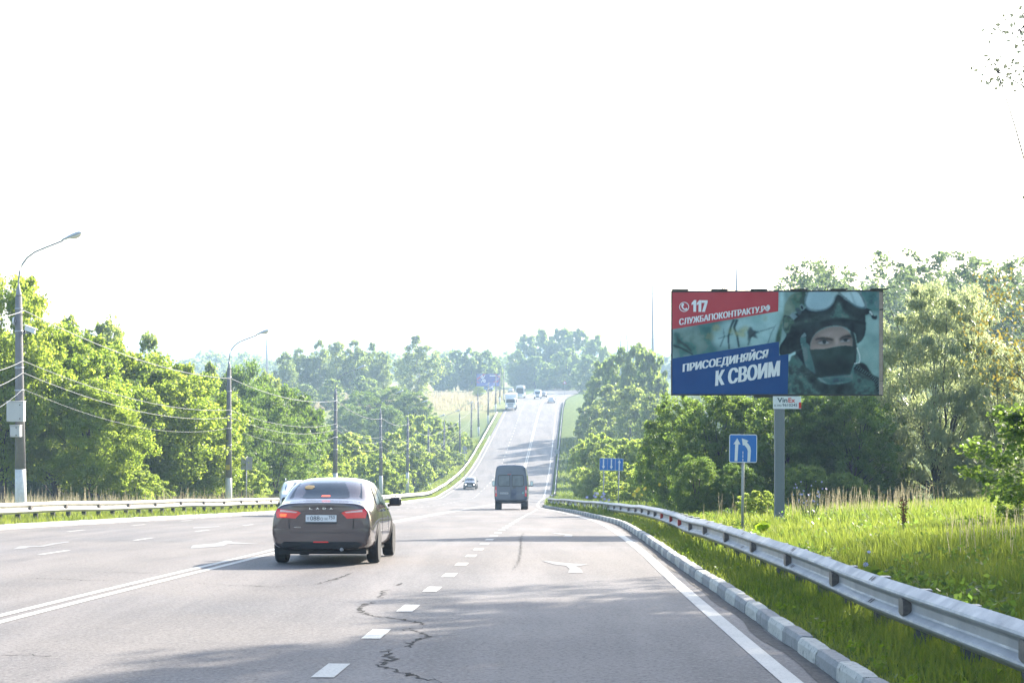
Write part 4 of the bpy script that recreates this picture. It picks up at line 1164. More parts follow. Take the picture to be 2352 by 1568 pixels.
def loft(name, stations, m, parent, sub=2):
    """closed body from half sections (x, z) at successive y, smoothed by subdivision"""
    mb = MB(); n = len(stations[0][1]); ring = 2 * n - 2
    for y, half in stations:
        pts = [(x, y, z) for x, z in half] + [(-x, y, z) for x, z in half[-2:0:-1]]
        mb.v += pts
    for i in range(len(stations) - 1):
        for j in range(ring):
            a, b = i * ring + j, i * ring + (j + 1) % ring
            mb.f.append((a, a + ring, b + ring, b))
    for base, rev in ((0, False), ((len(stations) - 1) * ring, True)):
        for j in range(n - 1):
            R_ = lambda k: base + k
            L_ = lambda k: base + (ring - k) % ring
            q = [R_(j), R_(j + 1), L_(j + 1), L_(j)]
            q = list(dict.fromkeys(q))
            mb.f.append(tuple(q[::-1] if rev else q))
    o = mb.build(name, m, parent, True)
    bm = bmesh.new(); bm.from_mesh(o.data); bmesh.ops.recalc_face_normals(bm, faces=bm.faces); bm.to_mesh(o.data); bm.free()
    md = o.modifiers.new('sub', 'SUBSURF'); md.levels = sub; md.render_levels = sub
    bpy.context.view_layer.update()
    me = bpy.data.meshes.new_from_object(o.evaluated_get(bpy.context.evaluated_depsgraph_get()))
    o.modifiers.clear(); o.data = me
    me.polygons.foreach_set('use_smooth', [True] * len(me.polygons))
    bvh = BVHTree.FromPolygons([v.co[:] for v in me.vertices], [p.vertices[:] for p in me.polygons])
    return o, bvh

def applied(name, bvh, outline, axis, off, m, parent, cuts=3, thick=.008):
    """a panel that follows the body: outline in the view along axis, cast on to the body, then lifted and thickened.
    axis: '+y' seen from behind, '-y' from the front (outline x, z); '+x'/'-x' from a side (outline y, z); '-z' from above (outline x, y)"""
    d = {'+y': (0, 1, 0), '-y': (0, -1, 0), '+x': (-1, 0, 0), '-x': (1, 0, 0), '-z': (0, 0, -1)}[axis]; d = Vector(d)
    bm = bmesh.new()
    def P(a, b):
        if axis in ('+y', '-y'): return Vector((a, 0, b)) - d * 20
        if axis in ('+x', '-x'): return Vector((0, a, b)) - d * 20
        return Vector((a, b, 0)) - d * 20
    f = bm.faces.new([bm.verts.new(P(*p)) for p in outline]); f.normal_update(); bmesh.ops.triangulate(bm, faces=[f])
    bmesh.ops.subdivide_edges(bm, edges=bm.edges, cuts=cuts, use_grid_fill=True)
    hits = [bvh.ray_cast(v.co, d) for v in bm.verts]
    known = [h[0].dot(d) for h in hits if h[0] is not None]
    dflt = max(known) if known else 0
    for v, h in zip(bm.verts, hits):
        if h[0] is not None: v.co = h[0] + h[1] * 0 - d * off
        else: v.co = v.co - d * v.co.dot(d) + d * dflt
    ext = bmesh.ops.extrude_face_region(bm, geom=list(bm.faces))
    bmesh.ops.translate(bm, verts=[e for e in ext['geom'] if isinstance(e, bmesh.types.BMVert)], vec=-d * thick)
    bmesh.ops.recalc_face_normals(bm, faces=bm.faces)
    me = bpy.data.meshes.new(name); bm.to_mesh(me); bm.free(); me.materials.append(m)
    me.polygons.foreach_set('use_smooth', [axis == '+y' or True] * len(me.polygons))
    try: me.set_sharp_from_angle(angle=R(35))
    except Exception: pass
    return link(bpy.data.objects.new(name, me), parent)

def wheel(parent, x, y, r, w, side):
    t = MB().lathe([(r * .62, -w / 2), (r * .93, -w / 2), (r, -w / 2 + .03), (r, w / 2 - .03), (r * .93, w / 2), (r * .62, w / 2)], (x, y, r), 'x', 28).build('wheel', M_TYRE, parent, False)
    rim = MB(); xo = x + side * (w / 2 - .035)
    rim.lathe([(r * .64, -.02), (r * .64, .0), (r * .2, .006), (r * .2, -.02)], (xo, y, r), 'x', 24)
    for k in range(6):
        a = 2 * math.pi * k / 6
        c, s_ = math.cos(a), math.sin(a)
        rim.prism([(r * .12, -.03), (r * .62, -.05), (r * .62, .05), (r * .12, .03)], (xo + side * .004, y, r), (0, c, s_), (0, -s_, c), (side * .02, 0, 0))
    rim.build('rim', M_RIM, t)
def mirror_y(st, L): return [(L - y, h) for y, h in st][::-1]

def place(root, x, y, heading, oncoming=False):
    """heading: degrees clockwise from straight ahead; body pitched to the road"""
    s = float(zr(y + 2) - zr(y - 2)) / 4
    root.location = (x, y, float(zr(y)) + .002)
    a = math.atan(s)
    root.rotation_mode = 'XYZ'
    root.rotation_euler = (a if not oncoming else -a, 0, -R(heading) + (math.pi if oncoming else 0))

def body_stations(Lb, W, H, deck=1.08, kind='sedan'):
    w = W / 2; k = H / 1.49
    if kind == 'sedan':
        st = [(0.00, [(0, .29), (.70, .29), (.79, .41), (.82, .61), (.785, .89), (.705, 1.012), (.53, 1.058), (0, 1.068)]),
              (.02, [(0, .27), (.72, .27), (.815, .40), (.845, .62), (.81, .905), (.725, 1.03), (.545, 1.075), (0, 1.085)]),
              (.22, [(0, .23), (.78, .23), (.865, .38), (.88, .63), (.845, .92), (.745, 1.04), (.56, 1.09), (0, 1.10)]),
              (.52, [(0, .20), (.80, .20), (.872, .38), (.885, .65), (.862, .94), (.76, 1.06), (.62, 1.115), (0, 1.13)]),
              (.95, [(0, .18), (.80, .18), (.872, .38), (.885, .66), (.868, .95), (.755, 1.19), (.64, 1.365), (0, 1.385)]),
              (1.35, [(0, .18), (.80, .18), (.872, .38), (.885, .66), (.868, .95), (.745, 1.25), (.66, 1.48), (0, 1.50)]),
              (1.95, [(0, .18), (.80, .18), (.872, .38), (.885, .66), (.868, .94), (.75, 1.25), (.67, 1.50), (0, 1.525)]),
              (2.55, [(0, .18), (.80, .18), (.872, .38), (.885, .66), (.865, .93), (.75, 1.20), (.655, 1.455), (0, 1.48)]),
              (3.2, [(0, .18), (.80, .18), (.87, .38), (.882, .66), (.86, .91), (.74, .99), (.57, 1.035), (0, 1.05)]),
              (3.9, [(0, .20), (.79, .20), (.85, .38), (.862, .63), (.81, .80), (.68, .87), (.5, .905), (0, .92)]),
              (4.25, [(0, .22), (.74, .22), (.80, .38), (.80, .58), (.72, .72), (.60, .77), (.45, .79), (0, .80)]),
              (4.40, [(0, .28), (.6, .28), (.68, .38), (.68, .55), (.6, .66), (.5, .70), (.4, .72), (0, .73)])]
    else:  # hatchback / off-roader
        st = [(0.00, [(0, .38), (.68, .38), (.76, .48), (.79, .66), (.77, .95), (.70, 1.15), (.56, 1.34), (0, 1.37)]),
              (.06, [(0, .32), (.74, .32), (.83, .46), (.86, .68), (.84, .98), (.74, 1.25), (.60, 1.42), (0, 1.45)]),
              (.30, [(0, .26), (.78, .26), (.87, .42), (.885, .68), (.868, .98), (.745, 1.28), (.62, 1.45), (0, 1.48)]),
              (1.0, [(0, .22), (.80, .22), (.872, .40), (.885, .68), (.868, .97), (.745, 1.27), (.63, 1.45), (0, 1.49)]),
              (1.9, [(0, .22), (.80, .22), (.872, .40), (.885, .68), (.868, .96), (.745, 1.26), (.63, 1.44), (0, 1.48)]),
              (2.45, [(0, .22), (.80, .22), (.872, .40), (.885, .68), (.866, .95), (.745, 1.20), (.615, 1.38), (0, 1.42)]),
              (3.02, [(0, .22), (.80, .22), (.87, .40), (.882, .68), (.86, .93), (.75, 1.00), (.58, 1.05), (0, 1.07)]),
              (3.75, [(0, .24), (.79, .24), (.85, .42), (.865, .66), (.83, .86), (.72, .93), (.55, .965), (0, .985)]),
              (3.98, [(0, .26), (.76, .26), (.82, .42), (.83, .62), (.79, .80), (.68, .87), (.5, .90), (0, .91)]),
              (4.08, [(0, .34), (.64, .34), (.72, .44), (.72, .58), (.68, .72), (.6, .80), (.45, .82), (0, .83)])]
    sx, sz = W / 1.77, k; sy = Lb / st[-1][0]
    return [(y * sy, [(a * sx, b * sz) for a, b in h]) for y, h in st]

# --- the brown sedan
M_SEDAN = paint('brown_grey_paint', (.074, .056, .057), .45, .24)
car = empty('sedan'); tag(car, 'dark brown sedan with red tail lamps straddling the second lane', 'car')
body, bv = loft('body', body_stations(4.41, 1.77, 1.465), M_SEDAN, car)
rw = applied('rear_window', bv, [(-.63, 1.125), (.63, 1.125), (.60, 1.24), (.535, 1.41), (-.535, 1.41), (-.60, 1.24)], '+y', .004, M_CGLASS, car)
applied('brake_light', bv, [(-.075, 1.155), (.075, 1.155), (.068, 1.175), (-.068, 1.175)], '+y', .016, M_LLIT, rw, 1)
applied('window_sticker', bv, [(-.42, 1.30), (-.38, 1.28), (-.28, 1.28), (-.24, 1.31), (-.26, 1.34), (-.36, 1.345), (-.41, 1.33)], '+y', .014, mat('sticker', (.25, .17, .06), .6), rw, 1)
applied('trunk_lid', bv, [(-.545, .99), (-.56, .94), (-.54, .62), (-.48, .585), (.48, .585), (.54, .62), (.56, .94), (.545, .99), (.3, 1.02), (-.3, 1.02)], '+y', .004, M_SEDAN, car, 4)
for s, lit in ((-1, True), (1, False)):
    lam = applied('tail_lamp', bv, [(s * a, b) for a, b in ((.345, .885), (.40, .915), (.52, .93), (.755, .955), (.775, .88), (.755, .80), (.60, .80), (.44, .79))], '+y', .016, M_LRED, car, 4)
    applied('lamp_lens', bv, [(s * a, b) for a, b in ((.40, .90), (.52, .918), (.70, .938), (.70, .905), (.54, .895), (.43, .885))], '+y', .0265, M_LWHT, lam, 2)
    applied('lamp_bulb', bv, [(s * a, b) for a, b in ((.585, .865), (.70, .868), (.70, .825), (.60, .822))], '+y', .0265, M_LLIT if lit else M_LRED, lam, 1)
    applied('lamp_bulb', bv, [(s * a, b) for a, b in ((.44, .85), (.54, .865), (.53, .83), (.47, .82))], '+y', .0265, M_LRED, lam, 1)
plt = applied('number_plate', bv, [(-.262, .735), (.262, .735), (.262, .85), (-.262, .85)], '+y', .02, M_PLATE, car, 2)
applied('plate_frame', bv, [(-.275, .70), (.275, .70), (.275, .734), (-.275, .734)], '+y', .02, M_BLK, car, 1)
yb = min(v.co.y for v in plt.data.vertices) - .003
PQ = lambda a, b, c, d: [(a, yb, c), (b, yb, c), (b, yb, d), (a, yb, d)]
M_PINK = mat('plate_lettering', (.015, .016, .02), .5)
lettering('Т', PQ(-.245, -.20, .76, .81), M_PINK, plt); lettering('088', PQ(-.185, -.025, .76, .832), M_PINK, plt); lettering('О Н', PQ(-.012, .105, .76, .81), M_PINK, plt); lettering('750', PQ(.128, .235, .78, .84), M_PINK, plt)
applied('bumper', bv, [(-.86, .60), (-.80, .62), (.80, .62), (.86, .60), (.88, .40), (.70, .36), (-.70, .36), (-.88, .40)], '+y', .01, M_SEDAN, car, 4)
lb = applied('lower_bumper', bv, [(-.70, .355), (-.62, .40), (.62, .40), (.70, .355), (.62, .28), (-.62, .28)], '+y', .014, M_UNDER, car, 3)
for pts in ([(-.56, .94), (-.54, .62), (-.48, .585), (.48, .585), (.54, .62), (.56, .94)],):
    seam = []
    for (a, b), (c, d) in zip(pts, pts[1:]):
        t = Vector((c - a, d - b)).normalized() * .007; applied('lid_gap', bv, [(a - t.y, b + t.x), (a + t.y, b - t.x), (c + t.y, d - t.x), (c - t.y, d + t.x)], '+y', .014, M_UNDER, car, 2, .002)
applied('crease_shade', bv, [(-.80, .548), (.80, .548), (.80, .556), (-.80, .556)], '+y', .0195, M_UNDER, car, 3, .002)  # dark strip standing in for the shade along the bumper fold
applied('lid_lip', bv, [(-.52, .985), (.52, .985), (.50, .997), (-.50, .997)], '+y', .016, M_UNDER, car, 3, .002)
applied('fog_lamp', bv, [(-.13, .385), (.13, .385), (.12, .405), (-.12, .405)], '+y', .026, M_LRED, car, 1)
for i, ch in enumerate('LADA'):
    o = lettering(ch, [(-.205 + i * .115, .0, .945), (-.205 + i * .115 + .055, .0, .945), (-.205 + i * .115 + .055, .0, .975), (-.205 + i * .115, .0, .975)], M_CHROME, car, .01)
    for v in o.data.vertices:
        h = bv.ray_cast(Vector((v.co.x, -5, v.co.z)), Vector((0, 1, 0)))
        v.co.y = (h[0].y if h[0] else 0) - .018
lettering('VESTA', [(-.46, -.012, .635), (-.345, -.012, .635), (-.345, -.012, .652), (-.46, -.012, .652)], M_CHROME, car)
for s, ax in ((1, '+x'), (-1, '-x')):
    applied('side_window', bv, [(1.02, 1.01), (1.55, 1.00), (1.58, 1.38), (1.42, 1.375), (1.18, 1.24)], ax, .004, M_CGLASS, car)
    applied('side_window', bv, [(1.64, 1.0), (2.55, .985), (2.75, 1.07), (2.30, 1.33), (2.0, 1.385), (1.66, 1.385)], ax, .004, M_CGLASS, car)
    for yy in (1.62, 2.72): applied('door_handle', bv, [(yy - .25, .885), (yy - .09, .885), (yy - .09, .91), (yy - .25, .91)], ax, .02, M_SEDAN, car, 1, .02)
    for yy in (1.60, 2.68): applied('door_gap', bv, [(yy, .35), (yy + .012, .35), (yy + .012, .97), (yy, .97)], ax, .003, M_UNDER, car, 3, .002)
    for yy in (.93, 3.55):
        applied('wheel_arch', bv, [(yy + .385 * math.cos(R(a)), .315 + .385 * math.sin(R(a))) for a in range(-12, 193, 12)], ax, .003, M_UNDER, car, 2, .003)
        wheel(car, s * .80, yy, .316, .20, s)
    mr = MB().box((s * 1.0, 2.72, 1.03), (.22, .12, .15), bev=.03).tube([(s * .86, 2.75, .96), (s * .93, 2.74, .985)], .03, 6).build('door_mirror', M_BLK, car)
MB().box((0, 2.0, .24), (1.5, 3.6, .12)).build('underbody', M_UNDER, car)
MB().tube([(.35, -.02, .27), (.35, .3, .27)], .03, 8).build('exhaust', M_STEEL, car)
place(car, px(737, 29.5), 29.5, 1.6)

# --- generic car seen from the front or from behind at a distance
def make_car(label, col, kind='hatch', L=4.05, W=1.77, H=1.65, name='car', lights=True, rails=False, metal=.3, cat='car'):
    pm = paint('paint_' + name + '_%d' % len(MATS), col, metal)
    root = empty(name); tag(root, label, cat)
    k, sx = H / 1.49, W / 1.77
    b, bv = loft('body', body_stations(L, W, H, kind=kind), pm, root)
    e = L
    ap = lambda nm, ol, ax, off, m, c=2: applied(nm, bv, [(a * sx, z * k) if ax in ('+y', '-y') else (a * L / 4.2, z * k) for a, z in ol], ax, off, m, root, c)
    ap('windscreen', [(-.62, 1.04), (.62, 1.04), (.60, 1.15), (.52, 1.36), (-.52, 1.36), (-.60, 1.15)], '-y', .004, M_CGLASS)
    ap('rear_window', [(-.56, 1.06), (.56, 1.06), (.50, 1.33), (-.50, 1.33)], '+y', .004, M_CGLASS)
    ap('grille', [(-.34, .58), (.34, .58), (.36, .68), (-.36, .68)], '-y', .006, M_GRILLE); ap('lower_grille', [(-.5, .36), (.5, .36), (.45, .46), (-.45, .46)], '-y', .006, M_GRILLE)
    for s in (-1, 1):
        h = ap('headlamp', [(s * .42, .60), (s * .66, .62), (s * .72, .72), (s * .46, .70)], '-y', .008, M_HEADG)
        if lights: applied('lamp_bulb', bv, [((s * .56 + .075 * math.cos(a)) * sx, (.66 + .075 * math.sin(a)) * k) for a in [i * math.pi / 5 for i in range(10)]], '-y', .02, M_HEAD, h, 1)
        ap('tail_lamp', [(s * .52, .80), (s * .76, .80), (s * .76, .92), (s * .54, .90)], '+y', .008, M_LRED)
        ax = '+x' if s > 0 else '-x'
        ap('side_window', [(.55, 1.0), (1.45, .99), (1.45, 1.36), (.65, 1.34)], ax, .004, M_CGLASS); ap('side_window', [(1.55, .99), (2.6, .98), (2.15, 1.33), (1.55, 1.36)], ax, .004, M_CGLASS)
        for yy in (.78, 3.36):
            applied('wheel_arch', bv, [(yy * L / 4.2 + .39 * math.cos(R(a)), .33 + .39 * math.sin(R(a))) for a in range(0, 181, 15)], ax, .003, M_UNDER, root, 2, .003)
            wheel(root, s * (W / 2 - .085), yy * L / 4.2, .33, .21, s)
        MB().box((s * (W / 2 + .11), L * .66, 1.0 * k), (.2, .11, .16), bev=.03).tube([(s * (W / 2 - .03), L * .66, .95 * k), (s * (W / 2 + .05), L * .66, .97 * k)], .03, 6).build('door_mirror', M_BLK, root)
        if rails: MB().tube([(s * .56, .7, H - .03), (s * .57, .85, H + .05), (s * .58, 2.0, H + .05), (s * .58, 2.3, H - .03)], .022, 6).build('roof_rail', M_CHROME, root)
    ap('number_plate', [(-.26, .47), (.26, .47), (.26, .57), (-.26, .57)], '-y', .012, M_PLATE, 1)
    ap('number_plate', [(-.26, .74), (.26, .74), (.26, .84), (-.26, .84)], '+y', .012, M_PLATE, 1)
    return root
suv = make_car('white off-roader coming towards us behind the brown sedan', (.66, .67, .68), 'hatch', 4.3, 1.78, 1.66, 'off_roader', False, True, .0)
place(suv, -10.1, 82.0, -8, True)
dk = make_car('dark oncoming hatchback with lit headlamps in the dip', (.025, .027, .033), 'hatch', 4.05, 1.78, 1.60, 'hatchback')
place(dk, px(1081.3, 238), 242.0, 2, True)
dk.location.y = 242
fc = make_car('small silver white car driving up the far hill', (.55, .57, .60), 'sedan', 4.4, 1.75, 1.45, 'car', False)
place(fc, px(1266, 435), 435.0, 2.2)
c2 = make_car('dark car half hidden behind the white van at the hill top', (.03, .033, .04), 'hatch', 4.2, 1.78, 1.62, 'car', True)
place(c2, px(1250, 500), 504.0, 2.2, True)
c3 = make_car('grey car showing over the truck at the hill top', (.16, .18, .20), 'hatch', 4.2, 1.78, 1.62, 'car', False)
place(c3, px(1175, 560), 560.0, 3, True)
c4 = make_car('blue car under the distant purple billboard', (.04, .12, .30), 'hatch', 4.2, 1.78, 1.5, 'car', False)
c4.location = (px(1132, 575), 575, pz(897, 575)); c4.rotation_euler = (0, 0, R(70))

# --- vans, bus, truck
def box_stations(L, W, H, nose=None, zb=.42, roofr=.22, front=()):
    w = W / 2
    full = lambda dz=0, k=1.0: [(0, zb), (w * .92 * k, zb), (w * .99 * k, zb + .12), (w * k, H * .42), (w * .985 * k, H * .62), (w * .90 * k, H * .93), (w * .82 * k, H * 1.0 + dz), (0, H * 1.012 + dz)]
    st = [(0.0, full(-.05, .955)), (.03, full(-.02, .985)), (.16, full()), (L * .3, full()), (L * .6, full())]
    for y, sc_h, k in (front or ((L - .2, 1, 1), (L - .03, .99, .985), (L, .98, .95))):
        h = full(0, k); st.append((y, [(a, zb + (b - zb) * sc_h) for a, b in h]))
    return st
M_VAN = paint('slate_blue_van_paint', (.040, .058, .098), .3, .38)
M_VGLASS = mat('van_glass', (.075, .10, .12), .15, spec=.5, var=.35, scale=2.5)  # base colour lightened to stand in for sky reflected in the panes
van = empty('minibus'); tag(van, 'slate blue high-roofed minibus driving away down the slope', 'van')
b, bv = loft('body', box_stations(6.1, 2.07, 2.75, zb=.48, front=((4.4, 1, 1), (4.75, .97, .99), (5.15, .66, .98), (5.9, .46, .94), (6.05, .40, .86))), M_VAN, van)
for s in (-1, 1):
    d = applied('rear_door', bv, [(s * .012, .66), (s * .92, .66), (s * .93, 1.3), (s * .86, 2.25), (s * .80, 2.36), (s * .012, 2.38)], '+y', .004, M_VAN, van, 4)
    applied('window_seal', bv, [(s * .06, 1.43), (s * .68, 1.41), (s * .79, 1.49), (s * .81, 1.7), (s * .79, 2.06), (s * .72, 2.14), (s * .06, 2.14)], '+y', .010, M_UNDER, d, 3, .004)
    applied('window_pane', bv, [(s * .10, 1.48), (s * .66, 1.46), (s * .75, 1.52), (s * .77, 1.7), (s * .75, 2.03), (s * .70, 2.09), (s * .10, 2.09)], '+y', .018, M_VGLASS, d, 3)
    applied('hinge', bv, [(s * .945, 1.0), (s * .965, 1.0), (s * .965, 1.12), (s * .945, 1.12)], '+y', .014, M_UNDER, d, 1)
    lam = applied('tail_lamp', bv, [(s * .86, .82), (s * .965, .82), (s * .97, 1.1), (s * .96, 1.42), (s * .90, 1.45), (s * .875, 1.2)], '+y', .012, M_LRED, van, 3)
    applied('lamp_lens', bv, [(s * .885, 1.02), (s * .955, 1.02), (s * .955, 1.22), (s * .90, 1.22)], '+y', .022, M_LWHT, lam, 1)
    applied('reflector', bv, [(s * .72, .56), (s * .86, .56), (s * .86, .60), (s * .72, .60)], '+y', .012, M_LRED, van, 1)
    ax = '+x' if s > 0 else '-x'
    for y0, y1 in ((.5, 1.7), (1.85, 3.1), (3.25, 4.1)): applied('side_window', bv, [(y0, 1.5), (y1, 1.5), (y1, 2.1), (y0, 2.1)], ax, .004, M_CGLASS, van, 2)
    for yy in (1.05, 4.85):
        applied('wheel_arch', bv, [(yy + .42 * math.cos(R(a)), .36 + .42 * math.sin(R(a))) for a in range(20, 161, 14)], ax, .003, M_UNDER, van, 2, .003)
        wheel(van, s * (.80 if yy < 2 else .88), yy, .36, .40 if yy < 2 else .22, s)
    m = MB().box((s * 1.22, 4.55, 1.62), (.19, .14, .34), bev=.03).tube([(s * 1.0, 4.6, 1.45), (s * 1.15, 4.57, 1.5)], .03, 6).build('door_mirror', M_BLK, van)
    MB().box((s * 1.22, 4.472, 1.63), (.15, .012, .28)).build('mirror_glass', mat('mirror_glass', (.30, .36, .40), .08, .6), m)
    MB().tube([(s * .25, .25, 2.70), (s * .25, .22, 2.84)], .012, 5).build('roof_aerial', M_BLK, van)
applied('windscreen', bv, [(-.80, 1.55), (.80, 1.55), (.72, 2.2), (-.72, 2.2)], '-y', .004, M_CGLASS, van, 3)
applied('brake_light', bv, [(-.22, 2.14), (.02, 2.14), (.02, 2.20), (-.22, 2.20)], '+y', .012, mat('dim_brake_light', (.16, .01, .02), .3), van, 1)
pl = applied('number_plate', bv, [(-.68, .96), (-.16, .96), (-.16, 1.07), (-.68, 1.07)], '+y', .014, M_PLATE, van, 1)
applied('plate_recess', bv, [(-.70, .93), (-.13, .93), (-.13, 1.10), (-.70, 1.10)], '+y', .006, M_UNDER, van, 1)
yv = min(v.co.y for v in pl.data.vertices) - .003
for i in range(7): MB().box((-.62 + i * .068, yv, 1.015), (.035 + .012 * (i % 2), .003, .05)).build('plate_mark', M_PINK, pl)
applied('door_handle', bv, [(.08 + .12 + .12 * math.cos(a), 1.36 + .055 * math.sin(a)) for a in [i * math.pi / 6 for i in range(12)]], '+y', .018, M_BLK, van, 1)
applied('round_sticker', bv, [(.75 + .06 * math.cos(a), 1.03 + .05 * math.sin(a)) for a in [i * math.pi / 6 for i in range(12)]], '+y', .014, mat('green_sticker', (.10, .40, .36), .5), van, 1)
applied('door_gap', bv, [(-.010, .66), (.010, .66), (.010, 2.38), (-.010, 2.38)], '+y', .013, M_UNDER, van, 3, .002)
MB().box((0, .02, .52), (1.86, .18, .16), bev=.03).build('rear_bumper', M_UNDER, van)
MB().box((0, -.02, .44), (.9, .16, .08), bev=.01).build('rear_step', M_UNDER, van)
MB().box((0, 3.0, .46), (1.6, 5.0, .16)).build('underbody', M_UNDER, van)
place(van, px(1173.4, 106.7), 107.0, 1.4)

M_TRK = paint('white_truck_paint', (.62, .63, .64), .0, .4)
trk = empty('box_truck'); tag(trk, 'white box truck coming down the far hill', 'truck')
b, bv = loft('cab', [(y + 6.4, h) for y, h in box_stations(1.9, 2.42, 2.95, zb=.55, front=((1.6, 1, 1), (1.82, .98, .985), (1.88, .94, .95)))], M_TRK, trk)
MB().box((0, 3.05, 2.35), (2.55, 6.3, 2.55), bev=.04).build('cargo_box', M_TRK, trk)
MB().prism([(-1.12, 2.85), (1.12, 2.85), (1.0, 3.35), (-1.0, 3.35)], (0, 6.55, 0), (1, 0, 0), (0, 0, 1), (0, .9, 0)).build('wind_deflector', M_TRK, trk)
applied('windscreen', bv, [(-1.0, 1.78), (1.0, 1.78), (.95, 2.58), (-.95, 2.58)], '-y', .006, M_CGLASS, trk, 3)
for z0, z1, ww in ((1.40, 1.55, .62), (1.10, 1.22, .6), (.86, .96, .52)): applied('grille_slot', bv, [(-ww, z0), (ww, z0), (ww, z1), (-ww, z1)], '-y', .006, M_GRILLE, trk, 2)
applied('bumper', bv, [(-1.15, .58), (1.15, .58), (1.15, .78), (-1.15, .78)], '-y', .02, M_TRK, trk, 2)
for s in (-1, 1):
    h = applied('headlamp', bv, [(s * .78, .95), (s * 1.08, .95), (s * 1.08, 1.12), (s * .8, 1.12)], '-y', .01, M_HEADG, trk, 1)
    applied('lamp_bulb', bv, [(s * .93 + .09 * math.cos(a), 1.03 + .09 * math.sin(a)) for a in [i * math.pi / 4 for i in range(8)]], '-y', .024, M_HEAD, h, 1)
    MB().box((s * 1.42, 7.9, 2.15), (.2, .14, .62), bev=.03).tube([(s * 1.15, 7.9, 2.3), (s * 1.35, 7.9, 2.35)], .025, 5).build('door_mirror', M_BLK, trk)
    for yy in (1.6, 7.3): wheel(trk, s * 1.05, yy, .48, .3, s)
    MB().box((s * 1.05, 4.2, .75), (.08, 3.0, .35)).build('side_guard', M_UNDER, trk)
MB().box((0, 3.6, .85), (.9, 6.8, .3)).build('chassis', M_UNDER, trk)
place(trk, px(1176, 400), 400.0 + 8, 2.4, True)

bus = empty('coach'); tag(bus, 'white coach with a big windscreen following the truck', 'bus')
b, bv = loft('body', box_stations(11.5, 2.52, 3.55, zb=.42), paint('white_coach_paint', (.58, .60, .62), .0, .35), bus)
applied('windscreen', bv, [(-1.05, 1.35), (1.05, 1.35), (1.0, 2.6), (.85, 2.95), (-.85, 2.95), (-1.0, 2.6)], '-y', .006, M_CGLASS, bus, 3)
applied('number_plate', bv, [(-.26, .62), (.26, .62), (.26, .74), (-.26, .74)], '-y', .01, M_PLATE, bus, 1)
for s in (-1, 1):
    h = applied('headlamp', bv, [(s * .7, .78), (s * 1.08, .78), (s * 1.08, .98), (s * .74, .98)], '-y', .01, M_HEADG, bus, 1)
    applied('lamp_bulb', bv, [(s * .92 + .10 * math.cos(a), .88 + .10 * math.sin(a)) for a in [i * math.pi / 4 for i in range(8)]], '-y', .024, M_HEAD, h, 1)
    for k in range(6): applied('side_window', bv, [(1 + k * 1.6, 1.6), (2.5 + k * 1.6, 1.6), (2.5 + k * 1.6, 2.7), (1 + k * 1.6, 2.7)], '+x' if s > 0 else '-x', .006, M_CGLASS, bus, 1)
    for yy in (2.8, 8.8): wheel(bus, s * 1.1, yy, .5, .3, s)
    MB().box((s * 1.42, 11.2, 2.3), (.18, .14, .5), bev=.03).tube([(s * 1.15, 11.2, 2.7), (s * 1.38, 11.2, 2.6)], .03, 5).build('door_mirror', M_BLK, bus)
place(bus, px(1198, 488), 488.0 + 11.5, 2.4, True)

wv = empty('delivery_van'); tag(wv, 'white high-roofed van with lit headlamps cresting the hill', 'van')
b, bv = loft('body', box_stations(5.8, 1.99, 2.55, zb=.40, front=((4.1, 1, 1), (4.5, .97, .99), (4.9, .66, .98), (5.65, .46, .94), (5.8, .40, .86))), paint('white_van_paint', (.60, .61, .63), .0, .35), wv)
applied('windscreen', bv, [(-.80, 1.32), (.80, 1.32), (.70, 1.98), (-.70, 1.98)], '-y', .006, M_CGLASS, wv, 3)
applied('lower_bumper', bv, [(-.86, .42), (.86, .42), (.86, .80), (-.86, .80)], '-y', .006, M_GRILLE, wv, 2)
for s in (-1, 1):
    h = applied('headlamp', bv, [(s * .62, .84), (s * .88, .84), (s * .88, 1.0), (s * .64, 1.0)], '-y', .01, M_HEADG, wv, 1)
    applied('lamp_bulb', bv, [(s * .75 + .10 * math.cos(a), .91 + .10 * math.sin(a)) for a in [i * math.pi / 4 for i in range(8)]], '-y', .024, M_HEAD, h, 1)
    for yy in (1.0, 4.6): wheel(wv, s * .88, yy, .35, .24, s)
    MB().box((s * 1.17, 4.35, 1.5), (.2, .12, .32), bev=.03).tube([(s * .95, 4.35, 1.4), (s * 1.1, 4.35, 1.42)], .03, 5).build('door_mirror', M_BLK, wv)
place(wv, px(1236.5, 480), 480.0 + 5.8, 2.4, True)

